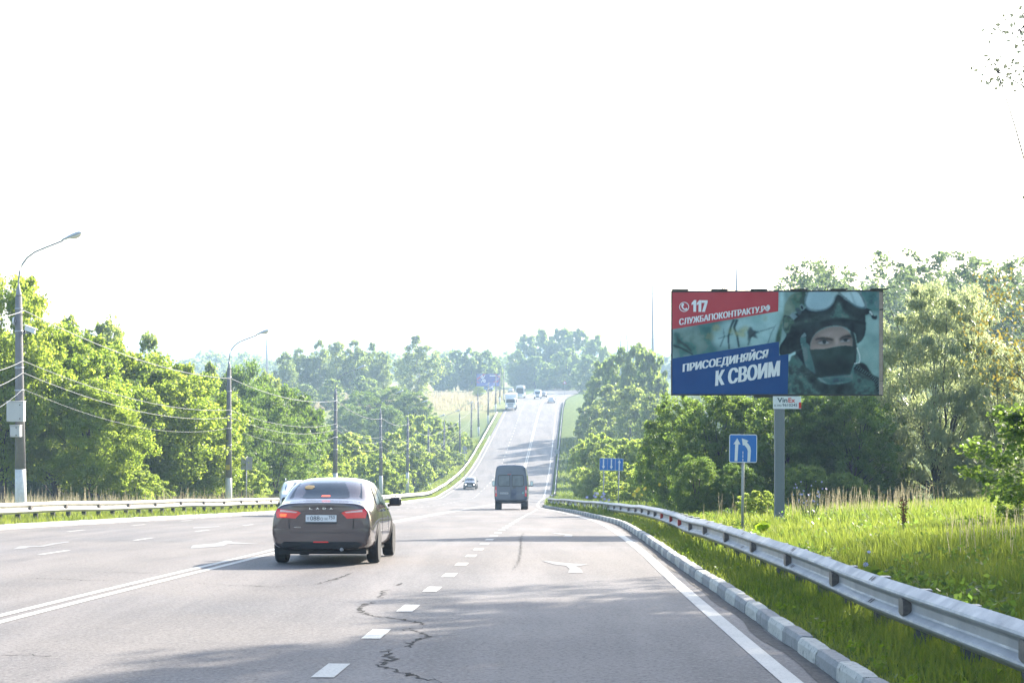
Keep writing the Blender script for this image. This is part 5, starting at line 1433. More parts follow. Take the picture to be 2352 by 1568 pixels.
# ------------------------------------------------------------------ trees
M_BARK = mat('bark', (.055, .046, .038), .95, var=.4, scale=6, bump=.6, bscale=14)
M_BIRCHB = mat('birch_bark', (.46, .45, .42), .8, col2=(.16, .15, .14), scale=5)
LEAF = {
    'maple': leaf_mat('maple_leaves', (.070, .115, .018), (.120, .160, .026), (.30, .46, .05), (.58, .68, .09), .58),
    'lime': leaf_mat('lime_leaves', (.080, .125, .024), (.120, .160, .035), (.36, .50, .07), (.60, .70, .12), .58),
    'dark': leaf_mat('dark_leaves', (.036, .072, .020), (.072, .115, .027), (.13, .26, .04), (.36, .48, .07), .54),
    'birch': leaf_mat('birch_leaves', (.062, .100, .032), (.10, .135, .042), (.28, .40, .08), (.52, .60, .13), .55),
    'far': leaf_mat('far_leaves', (.060, .098, .030), (.10, .135, .040), (.24, .37, .07), (.46, .56, .11), .53),
    'hill': leaf_mat('hillside_leaves', (.050, .080, .034), (.085, .112, .046), (.15, .23, .07), (.30, .38, .12), .5),
    'willow': leaf_mat('willow_leaves', (.095, .120, .062), (.14, .165, .09), (.40, .48, .19), (.62, .68, .32), .52, .35, .5),
    'autumn': leaf_mat('autumn_leaves', (.050, .070, .016), (.12, .095, .022), (.17, .22, .035), (.34, .25, .06), .5),
    'twig': leaf_mat('twig_leaves', (.06, .075, .05), (.10, .10, .06), (.42, .46, .30), (.58, .54, .34), .75),  # greyed and paled: bloom of the bright sky put into the leaf colours
    'green': leaf_mat('fresh_leaves', (.035, .075, .012), (.070, .115, .017), (.14, .26, .016), (.34, .46, .03), .55),
}

def leaves(name, cen, crad, per, size, aspect, m, rs, up=.5, droop=0.0, flat=.7, tintz=None):
    """leaf diamonds gathered in clumps: cen (K,3) centres, crad (K,) clump radius"""
    K = len(cen); idx = np.repeat(np.arange(K), per); N = len(idx)
    d = rs.normal(size=(N, 3)); d /= np.linalg.norm(d, axis=1, keepdims=True)
    r = crad[idx] * rs.uniform(0.25, 1.0, N) ** .6 * rs.uniform(.7, 1.25, N)
    off = d * r[:, None]; off[:, 2] *= flat
    if droop: off[:, 2] -= droop * np.abs(rs.normal(size=N)) * crad[idx]
    P = cen[idx] + off
    n = rs.normal(size=(N, 3)) + np.array([0, 0, up]) + d * .4
    n /= np.linalg.norm(n, axis=1, keepdims=True)
    t = rs.normal(size=(N, 3))
    if droop: t = t * .5 + np.array([0, 0, -1.2])
    t -= n * (t * n).sum(1, keepdims=True); t /= np.linalg.norm(t, axis=1, keepdims=True)
    b = np.cross(n, t)
    L = (size * rs.uniform(.65, 1.3, N))[:, None] * .5; W = L * aspect
    V = np.stack([P - t * L, P - t * L * .1 + b * W, P + t * L, P - t * L * .1 - b * W], 1).reshape(-1, 3)
    Fc = np.arange(N * 4).reshape(-1, 4)
    tint = np.clip(rs.uniform(0, 1, K)[idx] * .6 + rs.uniform(0, .4, N), 0, 1)
    return np_mesh(name, V, Fc, m, tint)

def tree_meshes(kind, seed, H, Rr, base, nclump, per, leaf, aspect, mleaf, mbark, crad=.2, top=.5, belly=.45, trunk_r=.16, branches=28, droop=0.0, lean=.0, rough=.35, extra=None, up=.5, multi=1, inner=.3, spread=.38):
    """returns (trunk mesh, crown mesh); crown fills base*H..H with widest part at belly"""
    rs = np.random.RandomState(seed); r = random.Random(seed)
    t = rs.uniform(0, 1, nclump * 3) ** .9
    prof = np.where(t < belly, np.sin(np.pi / 2 * np.clip((t + .12) / (belly + .12), 0, 1)) ** .8, np.cos(np.pi / 2 * (t - belly) / (1.02 - belly)) ** top)
    keep = rs.uniform(0, 1, len(t)) < np.clip(prof, .12, 1); t = t[keep][:nclump]; prof = prof[keep][:nclump]
    K = len(t); an = rs.uniform(0, 2 * np.pi, K)
    lobes = 1 + rough * (np.sin(an * 2 + seed) * .35 + np.sin(an * 3 + t * 7 + seed * 2) * .4 + rs.normal(0, .35, K))
    rad = Rr * prof * np.clip(lobes, .35, 1.5) * (inner + (1 - inner) * rs.uniform(0, 1, K) ** .45)
    z = H * (base + (1 - base) * t) - Rr * .12
    cen = np.stack([rad * np.cos(an) + lean * t * H * .1, rad * np.sin(an), z], 1)
    cr = Rr * crad * rs.uniform(.6, 1.35, K) * (1.1 - .35 * t)
    if extra is not None:
        cen = np.concatenate([cen, np.array([e[:3] for e in extra])]); cr = np.concatenate([cr, np.array([e[3] for e in extra])])
    crown = leaves('crown', cen, cr, per, leaf, aspect, mleaf, rs, up, droop)
    mb = MB()
    stems = []
    for k in range(multi):
        a = 2 * math.pi * k / max(1, multi) + seed; sp = 0 if multi == 1 else Rr * spread
        path = [Vector((math.cos(a) * sp * q ** 1.3 + lean * q * H * .1 + r.gauss(0, .012 * H) * (0 < q < 1), math.sin(a) * sp * q ** 1.3 + r.gauss(0, .012 * H) * (0 < q < 1), H * .93 * q)) for q in (0, .1, .22, .38, .55, .75, 1)]
        path[0].z = -.5
        rr_ = [trunk_r * q / (1 if multi == 1 else 1.6) for q in (1.35, 1, .85, .68, .48, .26, .05)]
        mb.tube(path, rr_, 7, False); stems.append(path)
    order = list(range(len(cen))); r.shuffle(order)
    if extra is not None: order = list(range(K, len(cen))) + order
    for k in order[:branches + (len(extra) if extra is not None else 0)]:
        c = Vector(cen[k]); path = stems[r.randrange(len(stems))]
        q = max(.12, min(.9, (c.z / H) * r.uniform(.5, .85))); f = q * 6; i = min(5, int(f))
        s = path[i].lerp(path[i + 1], f - i)
        mid = s.lerp(c, .5) + Vector((r.gauss(0, .06), r.gauss(0, .06), .10)) * (c - s).length * .7
        w = trunk_r * .30 * (1.1 - q)
        mb.tube([s, mid, c], [w, w * .6, w * .18], 4, False)
        if k >= K:                                         # fine twigs carrying the leaves of a hanging branch
            for _ in range(5):
                e = Vector((r.gauss(0, 1), r.gauss(0, 1), r.gauss(0, .7))).normalized() * cr[k] * r.uniform(.6, 1.15)
                mb.tube([c - e * .1, c + e * .55 + Vector((0, 0, .03)), c + e], [.006, .005, .003], 3, False)
    if extra is not None:                                  # the hanging branch itself, bough by bough
        ch = sorted([Vector(e[:3]) for e in extra], key=lambda v: -v.x)
        for a, b in zip(ch, ch[2:]): mb.tube([a, a.lerp(b, .5) + Vector((0, 0, .05)), b], [.012, .009, .006], 4, False)
    return mb.mesh('trunk', mbark, True), crown

SPEC = {
    # kind: (list of variant keyword sets)
    'maple': [dict(seed=s, H=10.0, Rr=3.6, base=.20, nclump=330, per=165, leaf=.165, aspect=.75, mleaf=LEAF['maple'], mbark=M_BARK, crad=.165, rough=.28, trunk_r=.19) for s in (1, 2, 3)],
    'lime': [dict(seed=s, H=5.0, Rr=2.3, base=.0, nclump=200, per=98, leaf=.20, aspect=.6, mleaf=LEAF['lime'], mbark=M_BARK, crad=.16, trunk_r=.09, multi=3, belly=.4, rough=.45, up=.2) for s in (4, 5, 6)],
    'dark': [dict(seed=s, H=7.0, Rr=2.7, base=.02, nclump=280, per=140, leaf=.165, aspect=.5, mleaf=LEAF['dark'], mbark=M_BARK, crad=.17, trunk_r=.13, multi=2, belly=.46, rough=.25) for s in (7, 8, 9)],
    'birch': [dict(seed=s, H=15.0, Rr=3.0, base=.16, nclump=150, per=62, leaf=.42, aspect=.6, mleaf=LEAF['birch'], mbark=M_BIRCHB, crad=.24, trunk_r=.17, belly=.40, top=.8, droop=.6, rough=.6) for s in (10, 11, 12)],
    'far': [dict(seed=s, H=13.0, Rr=4.6, base=.06, nclump=140, per=44, leaf=.72, aspect=.7, mleaf=LEAF['far'], mbark=M_BARK, crad=.22, rough=.3, trunk_r=.22, belly=.42, branches=14) for s in (13, 14, 15)],
    'willow': [dict(seed=16, H=9.8, Rr=4.1, base=.03, nclump=420, per=170, leaf=.25, aspect=.24, mleaf=LEAF['willow'], mbark=M_BARK, crad=.14, trunk_r=.13, multi=6, belly=.36, spread=.75, droop=.25, branches=70, rough=.3),
               dict(seed=17, H=7.0, Rr=2.6, base=.03, nclump=190, per=130, leaf=.25, aspect=.22, mleaf=LEAF['willow'], mbark=M_BARK, crad=.14, trunk_r=.12, multi=4, belly=.4, droop=.25, branches=40)],
    'edge': [dict(seed=18, H=4.6, Rr=2.0, base=.10, nclump=70, per=95, leaf=.15, aspect=.8, mleaf=LEAF['dark'], mbark=M_BARK, crad=.22, trunk_r=.08, rough=.5, branches=40)],
    'autumn': [dict(seed=19, H=7.4, Rr=2.9, base=.45, nclump=75, per=36, leaf=.10, aspect=.7, mleaf=LEAF['autumn'], mbark=M_BARK, crad=.24, trunk_r=.10, rough=.5, branches=60)],
    'shade': [dict(seed=20, H=12.5, Rr=4.0, base=.30, nclump=140, per=120, leaf=.22, aspect=.7, mleaf=LEAF['green'], mbark=M_BARK, crad=.21, trunk_r=.2, rough=.15, branches=40),
              dict(seed=21, H=10.5, Rr=3.4, base=.28, nclump=150, per=85, leaf=.075, aspect=.6, mleaf=LEAF['twig'], mbark=M_BARK, crad=.2, trunk_r=.16, rough=.4, branches=40,
                   extra=[(-5.35 + 2.3 * q + dx, dy, 6.75 - .9 * abs(q - .4) + dz, .40) for q, dx, dy, dz in [(k / 13, math.sin(k * 2.1) * .35, math.cos(k * 1.7) * .4, math.sin(k * 3.3) * .80) for k in range(14)]] + [(-5.0, 0, 4.75, .12), (-4.75, .2, 4.65, .16), (-4.5, 0, 4.8, .2)]),
              dict(seed=22, H=12.5, Rr=3.0, base=.45, nclump=130, per=60, leaf=.14, aspect=.6, mleaf=LEAF['birch'], mbark=M_BARK, crad=.2, trunk_r=.16, rough=.3, branches=40)],
}
PROTO = {k: [tree_meshes(k, **v) for v in vs] for k, vs in SPEC.items()}
NEST = {k: (vs[0]['H'], vs[0]['Rr']) for k, vs in SPEC.items()}

def ordinal(i): return ['first', 'second', 'third', 'fourth', 'fifth', 'sixth', 'seventh', 'eighth', 'ninth', 'tenth', 'eleventh', 'twelfth', 'thirteenth', 'fourteenth', 'fifteenth', 'sixteenth', 'seventeenth', 'eighteenth', 'nineteenth', 'twentieth', 'twenty-first', 'twenty-second', 'twenty-third', 'twenty-fourth', 'twenty-fifth'][i]
TREE_K = [0]
def put_tree(kind, u, vtop, y, wpx, name, label, group=None, variant=None, x=None, h=None):
    TREE_K[0] += 1
    i = TREE_K[0] if variant is None else variant
    var = i % len(PROTO[kind]); tm, cm = PROTO[kind][var]
    Hn, Rn = SPEC[kind][var]['H'], SPEC[kind][var]['Rr']
    x = px(u, y) if x is None else x
    g = float(ground_z(x, y))
    h = (pz(vtop, y) - g) if h is None else h
    sz = h / Hn; sxy = (wpx * y / 4000.0) / (2 * Rn) if wpx else sz
    sxy = min(max(sxy, sz * .55), sz * 1.7)
    root = empty(name, (x, y, g - .05), (0, 0, R(rnd.uniform(0, 360)) if kind not in ('shade',) else 0)); root.scale = (sxy, sxy, sz)
    tag(root, label, 'bush' if 'bush' in name else 'tree', group)
    link(bpy.data.objects.new('trunk', tm), root); link(bpy.data.objects.new('crown', cm), root)
    return root
def stand(kind, spots, name, desc, group):
    spots = sorted(spots)
    for i, s in enumerate(spots):
        put_tree(kind, *s, name, '%s from the left of the %s' % (ordinal(i), desc) if len(spots) > 1 else desc, group)

stand('maple', [(5, 600, 82, 290), (122, 722, 86, 330), (225, 765, 94, 300), (205, 860, 82, 240), (335, 795, 97, 310), (420, 832, 101, 270), (474, 905, 102, 170)], 'maple_tree', 'bright maples behind the cream rail', 'maples behind the cream rail')
stand('birch', [(165, 716, 135, 130), (243, 708, 140, 160), (342, 752, 145, 120), (480, 826, 155, 100), (612, 835, 200, 110)], 'birch_tree', 'birches rising above the left maples', 'birches above the left maples')
stand('dark', [(55, 780, 118, 260), (150, 830, 120, 260), (300, 850, 122, 240), (392, 880, 124, 220), (528, 900, 120, 200), (560, 812, 158, 170), (596, 880, 134, 190), (655, 870, 142, 180), (634, 975, 124, 160), (695, 925, 167, 160)], 'broadleaf_tree', 'deep green trees in the left wood', 'deep green trees in the left wood')
stand('lime', [(300, 1050, 84, 130), (352, 1085, 88, 90), (172, 1110, 82, 70), (560, 1060, 108, 110)], 'undergrowth_bush', 'young bushes at the foot of the left wood', 'bushes at the foot of the left wood')
stand('lime', [(705, 1010, 150, 130), (748, 1000, 168, 120), (792, 985, 190, 120), (768, 1055, 158, 110), (835, 990, 205, 110), (862, 1035, 185, 100), (905, 985, 228, 100), (905, 1045, 205, 90), (955, 945, 260, 95), (952, 1012, 230, 90), (1000, 950, 285, 80), (998, 1015, 258, 80), (1035, 965, 305, 62), (1040, 1032, 284, 55), (1066, 1000, 310, 45), (690, 1075, 135, 90)], 'lime_bush', 'lime green bushes behind the lamp row', 'lime green bushes behind the lamp row')
stand('dark', [(800, 925, 330, 95), (835, 892, 345, 110), (885, 925, 320, 95), (905, 884, 350, 100), (948, 893, 345, 90)], 'round_bush', 'dark round bushes in the valley', 'dark round bushes in the valley')
stand('birch', [(655, 800, 430, 55), (688, 795, 440, 65), (735, 778, 440, 62), (775, 775, 450, 70), (815, 776, 445, 62), (852, 784, 455, 60), (880, 800, 450, 48), (960, 767, 480, 88), (932, 805, 495, 36)], 'birch_tree', 'hazy birches beyond the valley', 'hazy birches beyond the valley')
stand('far', [(560, 880, 380, 80), (610, 872, 395, 70), (700, 880, 410, 70), (760, 868, 405, 60), (835, 862, 425, 70)], 'broadleaf_tree', 'lower trees before the hazy birches', 'lower trees before the hazy birches')
stand('far', [(1018, 818, 580, 55), (1048, 800, 590, 60), (1083, 796, 588, 60), (1118, 800, 592, 56), (1141, 822, 600, 36)], 'broadleaf_tree', 'hazy trees behind the purple billboard', 'hazy trees behind the purple billboard')
stand('far', [(1188, 802, 640, 50), (1212, 765, 665, 70), (1250, 755, 672, 72), (1290, 749, 668, 76), (1330, 752, 660, 72), (1366, 768, 640, 62), (1386, 792, 600, 46), (1303, 800, 615, 80), (1352, 812, 560, 70), (1228, 815, 640, 64), (1262, 830, 625, 60)], 'broadleaf_tree', 'big hazy trees closing the view at the hill top', 'hazy trees closing the view')
stand('lime', [(1101, 886, 500, 30), (1150, 908, 470, 26)], 'round_bush', 'small bushes on the straw field', 'small bushes on the straw field')
stand('far', [(1388, 822, 335, 95), (1425, 795, 325, 90), (1466, 783, 318, 80), (1492, 800, 305, 60), (1352, 915, 320, 60)], 'broadleaf_tree', 'hazy trees right of the climbing road', 'hazy trees right of the climbing road')
stand('birch', [(1400, 880, 285, 110), (1450, 872, 265, 115), (1494, 895, 245, 90), (1380, 955, 240, 95)], 'leafy_tree', 'sunlit trees under the hazy ones right of the road', 'sunlit trees right of the road')
stand('lime', [(1342, 1000, 200, 75), (1372, 985, 178, 105), (1422, 998, 155, 115), (1472, 1000, 135, 120), (1384, 1062, 150, 90), (1442, 1055, 128, 105), (1346, 1075, 180, 60), (1500, 1040, 112, 110), (1400, 1025, 148, 115), (1452, 1012, 134, 125), (1480, 1082, 108, 105), (1532, 1065, 98, 110), (1362, 1100, 152, 75), (1418, 1100, 122, 85)], 'lime_bush', 'yellow green bushes behind the wide blue sign', 'bushes behind the wide blue sign')
stand('dark', [(1528, 950, 92, 120), (1560, 890, 82, 170), (1642, 885, 78, 200), (1722, 880, 79, 220), (1805, 885, 76, 200), (1882, 870, 77, 220), (1962, 880, 75, 200), (2022, 905, 79, 150), (1600, 1035, 70, 120), (1692, 1055, 69, 115), (1850, 1060, 70, 130), (1940, 1080, 70, 120)], 'broadleaf_tree', 'dark trees crowding under the large billboard', 'dark trees under the large billboard')
put_tree('willow', 2155, 618, 80, 420, 'willow_tree', 'big silvery willow beside the large billboard', None, 0)
put_tree('willow', 2300, 785, 76, 200, 'willow_tree', 'smaller silvery willow at the foot of the big one', None, 1)
put_tree('lime', 1745, 1120, 58, 90, 'elder_bush', 'small pale bush at the foot of the billboard post')
put_tree('edge', 2440, 872, 40, 390, 'maple_tree', 'dark green maple sapling reaching in beside the willow')
put_tree('edge', 2360, 1085, 42, 150, 'thorn_bush', 'dark leafy shrub in the grass below the maple sapling', None)
put_tree('autumn', 2420, 548, 44, 430, 'yellowing_tree', 'thin tree with yellowing leaves in front of the wooded hill')
put_tree('shade', 0, 0, 33, 1080, 'roadside_tree', 'tall roadside tree throwing streaks of shade over the merge lane', None, 0, 16.1, 17.0)
put_tree('shade', 0, 0, 22, 0, 'roadside_tree', 'roadside tree whose thin branch hangs into the sky at upper right', None, 1, 11.6, 10.5)
put_tree('shade', 0, 0, 38.5, 0, 'roadside_tree', 'slender roadside tree beyond the one with the hanging branch', None, 2, 15.8, 15.0)
put_tree('shade', 0, 0, 28.3, 1060, 'roadside_tree', 'dense roadside tree shading the bottom of the merge lane', None, 0, 14.3, 14.5)
put_tree('shade', 0, 0, 24, 0, 'roadside_tree', 'tall roadside tree behind the near guard rail end', None, 0, 18.5, 12.0)
put_tree('shade', 0, 0, 15, 0, 'roadside_tree', 'roadside tree beside the nearest end of the guard rail', None, 0, 10.5, 11.0)

# the wood on the hill at the right reads as one mass
def forest(name, label, spots, mleaf, per=2600, leaf=.62):
    Vs, Ts = [], []; base = {}
    for k, (x, y, h, w) in enumerate(spots):
        s = k % 3
        if s not in base:
            me = tree_meshes('far', seed=40 + s, H=13.0, Rr=4.6, base=.05, nclump=100, per=per // 100, leaf=leaf, aspect=.7, mleaf=mleaf, mbark=M_BARK, crad=.22, belly=.5, branches=2)[1]
            co = np.zeros(len(me.vertices) * 3, np.float32); me.vertices.foreach_get('co', co)
            ti = np.zeros(len(me.polygons), np.float32); me.attributes['tint'].data.foreach_get('value', ti)
            base[s] = (co.reshape(-1, 3), ti); bpy.data.meshes.remove(me)
        co, ti = base[s]; a = k * 2.4; g = float(ground_z(x, y))
        c, s_ = math.cos(a), math.sin(a); q = np.empty_like(co)
        q[:, 0] = (co[:, 0] * c - co[:, 1] * s_) * w / 9.2 + x; q[:, 1] = (co[:, 0] * s_ + co[:, 1] * c) * w / 9.2 + y; q[:, 2] = co[:, 2] * h / 13 + g
        Vs.append(q); Ts.append(np.clip(ti * .7 + (k * .37 % 1) * .4, 0, 1))
    V = np.concatenate(Vs); Fc = np.arange(len(V)).reshape(-1, 4)
    return tag(link(bpy.data.objects.new(name, np_mesh(name, V, Fc, mleaf, np.concatenate(Ts)))), label, kind='stuff')
rs_ = np.random.RandomState(77)
spots = []
for row, (y, n) in enumerate(((195, 12), (228, 14), (262, 16), (300, 17), (345, 17))):
    for i in range(n):
        x = px(1795, y) + 3 + (i + rs_.uniform(-.3, .3)) * (5.3 + row * .45)
        spots.append((x, y + rs_.uniform(-12, 12), rs_.uniform(10.5, 13.2), rs_.uniform(8, 10.5)))
forest('hillside_forest', 'hazy green wood covering the hill behind the willow', spots, LEAF['hill'], 3300, .43)
spots = [(px(u, y), y, rs_.uniform(11, 16), rs_.uniform(12, 18)) for u, y in [(u + rs_.uniform(-8, 8), yy) for u, yy in [(x, 820 + 60 * (i % 3)) for i, x in enumerate(range(430, 1180, 22))] + [(x, 900) for x in range(1380, 1620, 20)]]]
forest('distant_forest', 'pale distant belt of trees beyond the field', spots, LEAF['far'], 700, 1.2)
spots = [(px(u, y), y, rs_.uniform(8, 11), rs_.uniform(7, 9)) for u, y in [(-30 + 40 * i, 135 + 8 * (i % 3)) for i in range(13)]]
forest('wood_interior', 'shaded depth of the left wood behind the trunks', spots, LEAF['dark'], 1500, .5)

# ------------------------------------------------------------------ grass, reeds, weeds
GR = leaf_mat('grass_blades', (.045, .088, .014), (.115, .150, .030), (.10, .20, .02), (.35, .40, .06), .5, .5, .25)
DRY = leaf_mat('dry_grass', (.30, .26, .17), (.46, .40, .27), (.36, .31, .18), (.52, .45, .29), .4, .7, .1)
def blades(name, label, P, h, w, m, rs, lean=.35, parent=None):
    """bent grass blades: P (N,3) roots, h, w (N,)"""
    N = len(P); a = rs.uniform(0, 2 * np.pi, N); d = np.stack([np.cos(a), np.sin(a), np.zeros(N)], 1); s = np.stack([-np.sin(a), np.cos(a), np.zeros(N)], 1)
    ln = (np.abs(rs.normal(0, lean, N)) * h)[:, None]; up = np.array([0, 0, 1.0]); hh = h[:, None]; ww = w[:, None] * .5
    mid = P + d * ln * .35 + up * hh * .55; tip = P + d * ln + up * hh
    V = np.stack([P - s * ww, P + s * ww, mid + s * ww * .8, mid - s * ww * .8, tip, tip], 1)
    q = np.arange(N) * 6
    V = V.reshape(-1, 3)
    Fq = np.stack([q, q + 1, q + 2, q + 3], 1); Ft = np.stack([q + 3, q + 2, q + 4, q + 4], 1)
    # tips as triangles stored as quads would be degenerate: split the tip by a hair instead
    V[q + 5] = V[q + 4] + s * ww * .12
    Ft = np.stack([q + 3, q + 2, q + 5, q + 4], 1)
    Fc = np.concatenate([Fq, Ft]); t = np.clip(rs.uniform(0, .75, N) + .30 + .42 * fbm(P[:, 0], P[:, 1], .55, 12) * rs.uniform(.4, 1, N), 0, 1)
    o = link(bpy.data.objects.new(name, np_mesh(name, V, Fc, m, np.concatenate([t, t]))), parent)
    return tag(o, label, kind='stuff')
def scatter(n, xf0, xf1, y0, y1, rs, pw=2.0):
    """more blades near the camera"""
    t = rs.uniform(0, 1, n); y = y0 * (y1 / y0) ** t if pw else y0 + (y1 - y0) * t
    a, b = xf0(y), xf1(y); x = a + (b - a) * rs.uniform(0, 1, n)
    return np.stack([x, y, ground_z(x, y) - .02], 1)
rs = np.random.RandomState(5)
P = scatter(110000, lambda y: XR(y) + .75, lambda y: np.minimum(XR(y) + 24, .31 * y + 2.5), 9, 72, rs)
tall = np.clip(.5 + .5 * fbm(P[:, 0], P[:, 1], .5, 2), 0, 1); near_rail = np.clip((P[:, 0] - XR(P[:, 1]) - .8) / 2.0, .35, 1)
blades('grass', 'lush sunlit grass slope behind the grey guard rail', P, (rs.uniform(.10, .30, len(P)) + .20 * tall ** 2) * near_rail, rs.uniform(.007, .013, len(P)) * (1 + P[:, 1] / 28), GR, rs)
P = scatter(26000, lambda y: XR(y) + .17, lambda y: XR(y) + 1.0, 9, 122, rs)
blades('verge_grass', 'narrow strip of grass between the kerb and the grey rail', P, rs.uniform(.05, .24, len(P)) * np.clip((P[:, 0] - XR(P[:, 1])) / .6, .35, 1.2), rs.uniform(.007, .012, len(P)) * (1 + P[:, 1] / 26), GR, rs, .5)
P = scatter(48000, lambda y: XL(y) - 3.2, lambda y: XL(y) - .17, 44, 330, rs)
blades('verge_grass', 'sunny strip of grass under the cream rail', P, rs.uniform(.10, .30, len(P)) + .15 * (P[:, 0] < XL(P[:, 1]) - 1.6), rs.uniform(.016, .03, len(P)) * (.4 + P[:, 1] / 100), GR, rs, .4)
P = scatter(26000, lambda y: XR(y) + .2, lambda y: XR(y) + 9, 72, 330, rs)
blades('far_grass', 'grass beside the climbing road below the lime bushes', P, rs.uniform(.2, .55, len(P)), rs.uniform(.03, .06, len(P)) * (.5 + P[:, 1] / 120), GR, rs, .4)
P = scatter(4000, lambda y: XL(y) - 8.0, lambda y: XL(y) - 2.6, 50, 118, rs)
blades('dry_grass', 'band of dry straw grass before the left wood', P, rs.uniform(.45, .95, len(P)), rs.uniform(.018, .035, len(P)), DRY, rs, .22)
P = scatter(9000, lambda y: XL(y) - 60, lambda y: XL(y) - 3, 400, 560, rs)
blades('dry_grass', 'straw coloured field grass beyond the dip', P, rs.uniform(.5, 1.1, len(P)), rs.uniform(.15, .3, len(P)), DRY, rs, .3)

# broad-leaved weeds mixed through the slope
P = scatter(330, lambda y: XR(y) + 1.2, lambda y: np.minimum(XR(y) + 22, .31 * y + 2), 10, 66, rs)
P[:, 2] += rs.uniform(.10, .32, len(P))
tag(link(bpy.data.objects.new('weeds', leaves('weeds', P, rs.uniform(.08, .24, len(P)) * (1 + P[:, 1] / 60), 30, .085, .55, LEAF['dark'], rs, .9))), 'dark broad leaved weeds mixed through the grass slope', kind='stuff')
P = scatter(260, lambda y: XR(y) + .3, lambda y: XR(y) + .95, 9, 110, rs); P[:, 2] += .07
tag(link(bpy.data.objects.new('weeds', leaves('weeds', P, rs.uniform(.04, .10, len(P)) * (1 + P[:, 1] / 60), 16, .06, .5, LEAF['green'], rs, .9))), 'low weeds in the strip between the kerb and the grey rail', kind='stuff')

def plumes(name, label, pts, h, rs):
    """reed stalks with feathery heads"""
    V, Fc, T = [], [], []
    for (x, y) in pts:
        z = float(ground_z(x, y)); hh = h * rs.uniform(.7, 1.2); a = rs.uniform(0, 6.28); ln = rs.uniform(.05, .22) * hh
        top = np.array([x + math.cos(a) * ln, y + math.sin(a) * ln, z + hh]); b = np.array([x, y, z]); t = rs.uniform(0, 1)
        k = len(V); w = .006
        V += [b + [w, 0, 0], b - [w, 0, 0], top - [w * .5, 0, 0], top + [w * .5, 0, 0]]; Fc.append((k, k + 1, k + 2, k + 3)); T.append(t)
        for j in range(9):
            q = rs.uniform(.68, 1.0); c = b + (top - b) * q; L = .10 * hh * (1.25 - q); d = rs.normal(size=3) * .35 + [0, 0, .9]; d /= np.linalg.norm(d)
            s = np.cross(d, rs.normal(size=3)); s /= np.linalg.norm(s); k = len(V)
            V += [c, c + d * L * .5 + s * L * .18, c + d * L, c + d * L * .5 - s * L * .18]; Fc.append((k, k + 1, k + 2, k + 3)); T.append(t)
    tag(link(bpy.data.objects.new(name, np_mesh(name, np.array(V), np.array(Fc), DRY, np.array(T)))), label, kind='stuff')
ps = []
for i in range(230):
    y = rs.uniform(52, 63); u = rs.uniform(1815, 2140) if rs.uniform() < .85 else rs.uniform(1600, 2300); ps.append((px(u, y), y))
plumes('reed_grass', 'tall tan reed grass along the dark trees', ps, .85, rs)
plumes('reed_grass', 'pale feathery reed grass in the grass slope at the far edge', [(px(rs.uniform(2170, 2420), y), y) for y in rs.uniform(26, 36, 90)], .6, rs)
plumes('reed_grass', 'tan seed heads behind the cream rail', [(float(XL(y)) - rs.uniform(2.6, 7), y) for y in rs.uniform(52, 112, 260)], 1.05, rs)

M_STEM = mat('weed_stem', (.07, .11, .03), .7)
M_CHIC = mat('chicory_petal', (.42, .40, .60), .6); M_YELF = mat('yellow_petal', (.75, .52, .02), .6); M_SORR = mat('sorrel_seed', (.16, .06, .025), .8, var=.3, scale=20)
def flower_plant(label, u, y, h, n, m, spread, size, name='flowering_plant'):
    x = px(u, y); g = float(ground_z(x, y)); root = empty(name, (x, y, g)); tag(root, label, 'plant')
    st = MB(); r = random.Random(int(u))
    for i in range(n):
        tx, ty, tz = r.gauss(0, spread), r.gauss(0, spread * .6), h * r.uniform(.45, 1.05)
        st.tube([(tx * .2, ty * .2, 0), (tx * .6, ty * .6, tz * .55), (tx, ty, tz)], [.008, .006, .004], 4, False)
        p = MB(); c = Vector((tx, ty, tz)); s = size * r.uniform(.7, 1.3); nn = Vector((r.gauss(0, .5), -1, r.gauss(.4, .4))).normalized(); t = nn.orthogonal().normalized(); b = nn.cross(t)
        for k in range(8):
            a = k * math.pi / 4; d = t * math.cos(a) + b * math.sin(a); e = t * -math.sin(a) + b * math.cos(a)
            p.poly([c, c + d * s * .6 + e * s * .22, c + d * s, c + d * s * .6 - e * s * .22])
        p.build('flower', m, root)
    st.build('stem', M_STEM, root)
flower_plant('chicory clump with pale violet flowers beside the billboard post', 1858, 50, 1.15, 34, M_CHIC, .30, .030, 'chicory_plant')
flower_plant('violet flowered weed standing before the twin sign posts', 1376, 92, .9, 14, M_CHIC, .35, .08, 'chicory_plant')
flower_plant('small yellow flowered weed at the edge of the lime bushes', 1458, 74, 1.3, 7, M_YELF, .45, .09, 'yellow_flower_plant')
flower_plant('single chicory flower in the grass above the near rail', 1982, 25, .35, 2, M_CHIC, .05, .035, 'chicory_plant')
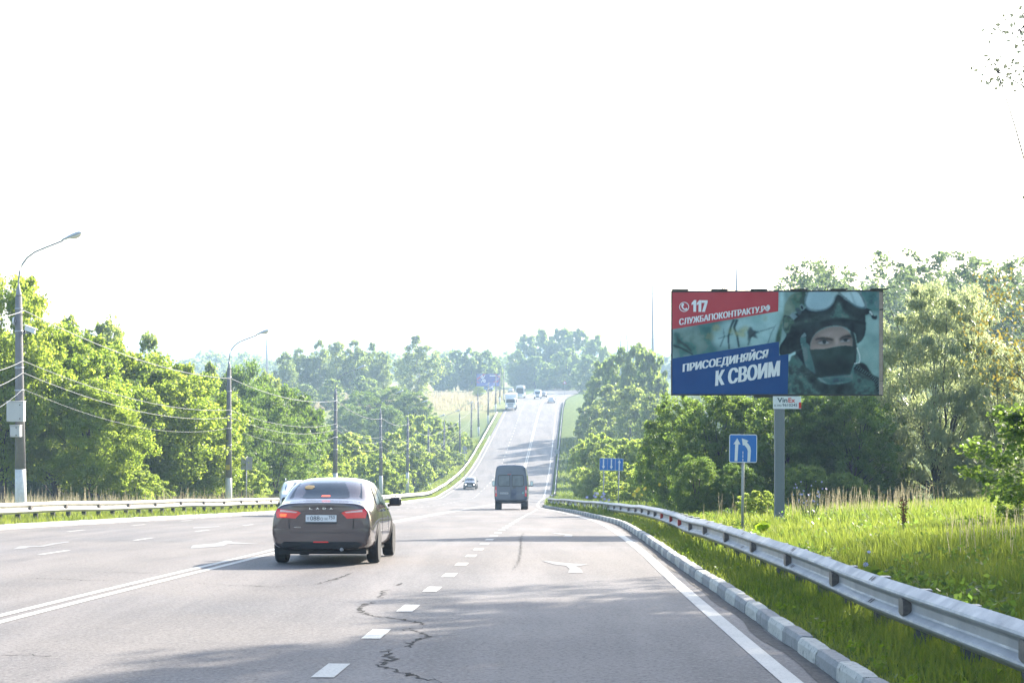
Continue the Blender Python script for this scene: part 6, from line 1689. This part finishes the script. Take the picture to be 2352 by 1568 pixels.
def leaf_plant(label, u, y, n, size, name='burdock_plant', m=None):
    x = px(u, y); g = float(ground_z(x, y)); root = empty(name, (x, y, g)); tag(root, label, 'plant'); r = random.Random(int(u))
    for i in range(n):
        a = 2 * math.pi * i / n + r.uniform(-.3, .3); L = size * r.uniform(.7, 1.2); tilt = r.uniform(.5, 1.1)
        d = Vector((math.cos(a) * math.cos(tilt), math.sin(a) * math.cos(tilt), math.sin(tilt))); s = Vector((-math.sin(a), math.cos(a), 0)); up = d.cross(s) * -1
        rows = []
        mb = MB()
        for q, w, bend in ((.0, .02, 0), (.35, .06, .0), (.5, .30, .03), (.75, .36, -.02), (1.0, .20, -.12), (1.12, .02, -.2)):
            c = d * L * q + Vector((0, 0, bend * L)); ww = w * L
            rows.append([c - s * ww + Vector((0, 0, .06 * L * (w > .1))), c, c + s * ww + Vector((0, 0, .06 * L * (w > .1)))])
        for i2 in range(len(rows) - 1):
            for j in range(2): mb.poly([rows[i2][j], rows[i2][j + 1], rows[i2 + 1][j + 1], rows[i2 + 1][j]])
        me = mb.mesh('leaf', LEAF['green'], True); at_ = me.attributes.new('tint', 'FLOAT', 'FACE'); at_.data.foreach_set('value', [r.random()] * len(me.polygons))
        link(bpy.data.objects.new('leaf', me), root)
leaf_plant('broad leaved burdock behind the rail near the square blue sign', 1745, 39, 11, .42)
leaf_plant('dark broad leaved burdock in the shaded grass', 2012, 23, 6, .26)
leaf_plant('broad leaved weed at the foot of the near rail posts', 2268, 12.6, 7, .26)
leaf_plant('dark weed clump among the pale reed grass', 2240, 33, 8, .36)
x, y = px(2075, 36), 36.0; root = empty('sorrel_plant', (x, y, float(ground_z(x, y)))); tag(root, 'rusty brown sorrel spike in the bright grass', 'plant')
st = MB(); sd = MB(); r = random.Random(4)
for i in range(3):
    a, b = r.gauss(0, .05), r.gauss(0, .05); st.tube([(0, 0, 0), (a, b, .8 + i * .06)], [.009, .005], 4)
    for k in range(60):
        q = r.uniform(.45, 1.0); c = Vector((a * q, b * q, (.8 + i * .06) * q)) + Vector((r.gauss(0, .025), r.gauss(0, .025), 0)); e = .016
        sd.poly([c + Vector((e, 0, 0)), c + Vector((0, e * .5, e)), c - Vector((e, 0, 0)), c - Vector((0, 0, e))])
st.build('stem', M_STEM, root); tag(sd.build('seed_spike', M_SORR, root), kind='stuff')

# ------------------------------------------------------------------ haze: the morning air between here and the horizon
hz = MB().box((0, 3550, 6.5), (10600, 7300, 59)).build('haze')
tag(hz, 'thin pale morning haze filling the valley', kind='stuff')
m = bpy.data.materials.new('haze_air'); m.use_nodes = True
n, l = m.node_tree.nodes, m.node_tree.links
n.remove(n['Principled BSDF'])
v = n.new('ShaderNodeVolumePrincipled')
v.inputs['Color'].default_value = (.58, .80, 1.0, 1)
v.inputs['Density'].default_value = .00055
v.inputs['Anisotropy'].default_value = .0
l.new(v.outputs[0], n['Material Output'].inputs['Volume'])
hz.data.materials.append(m)
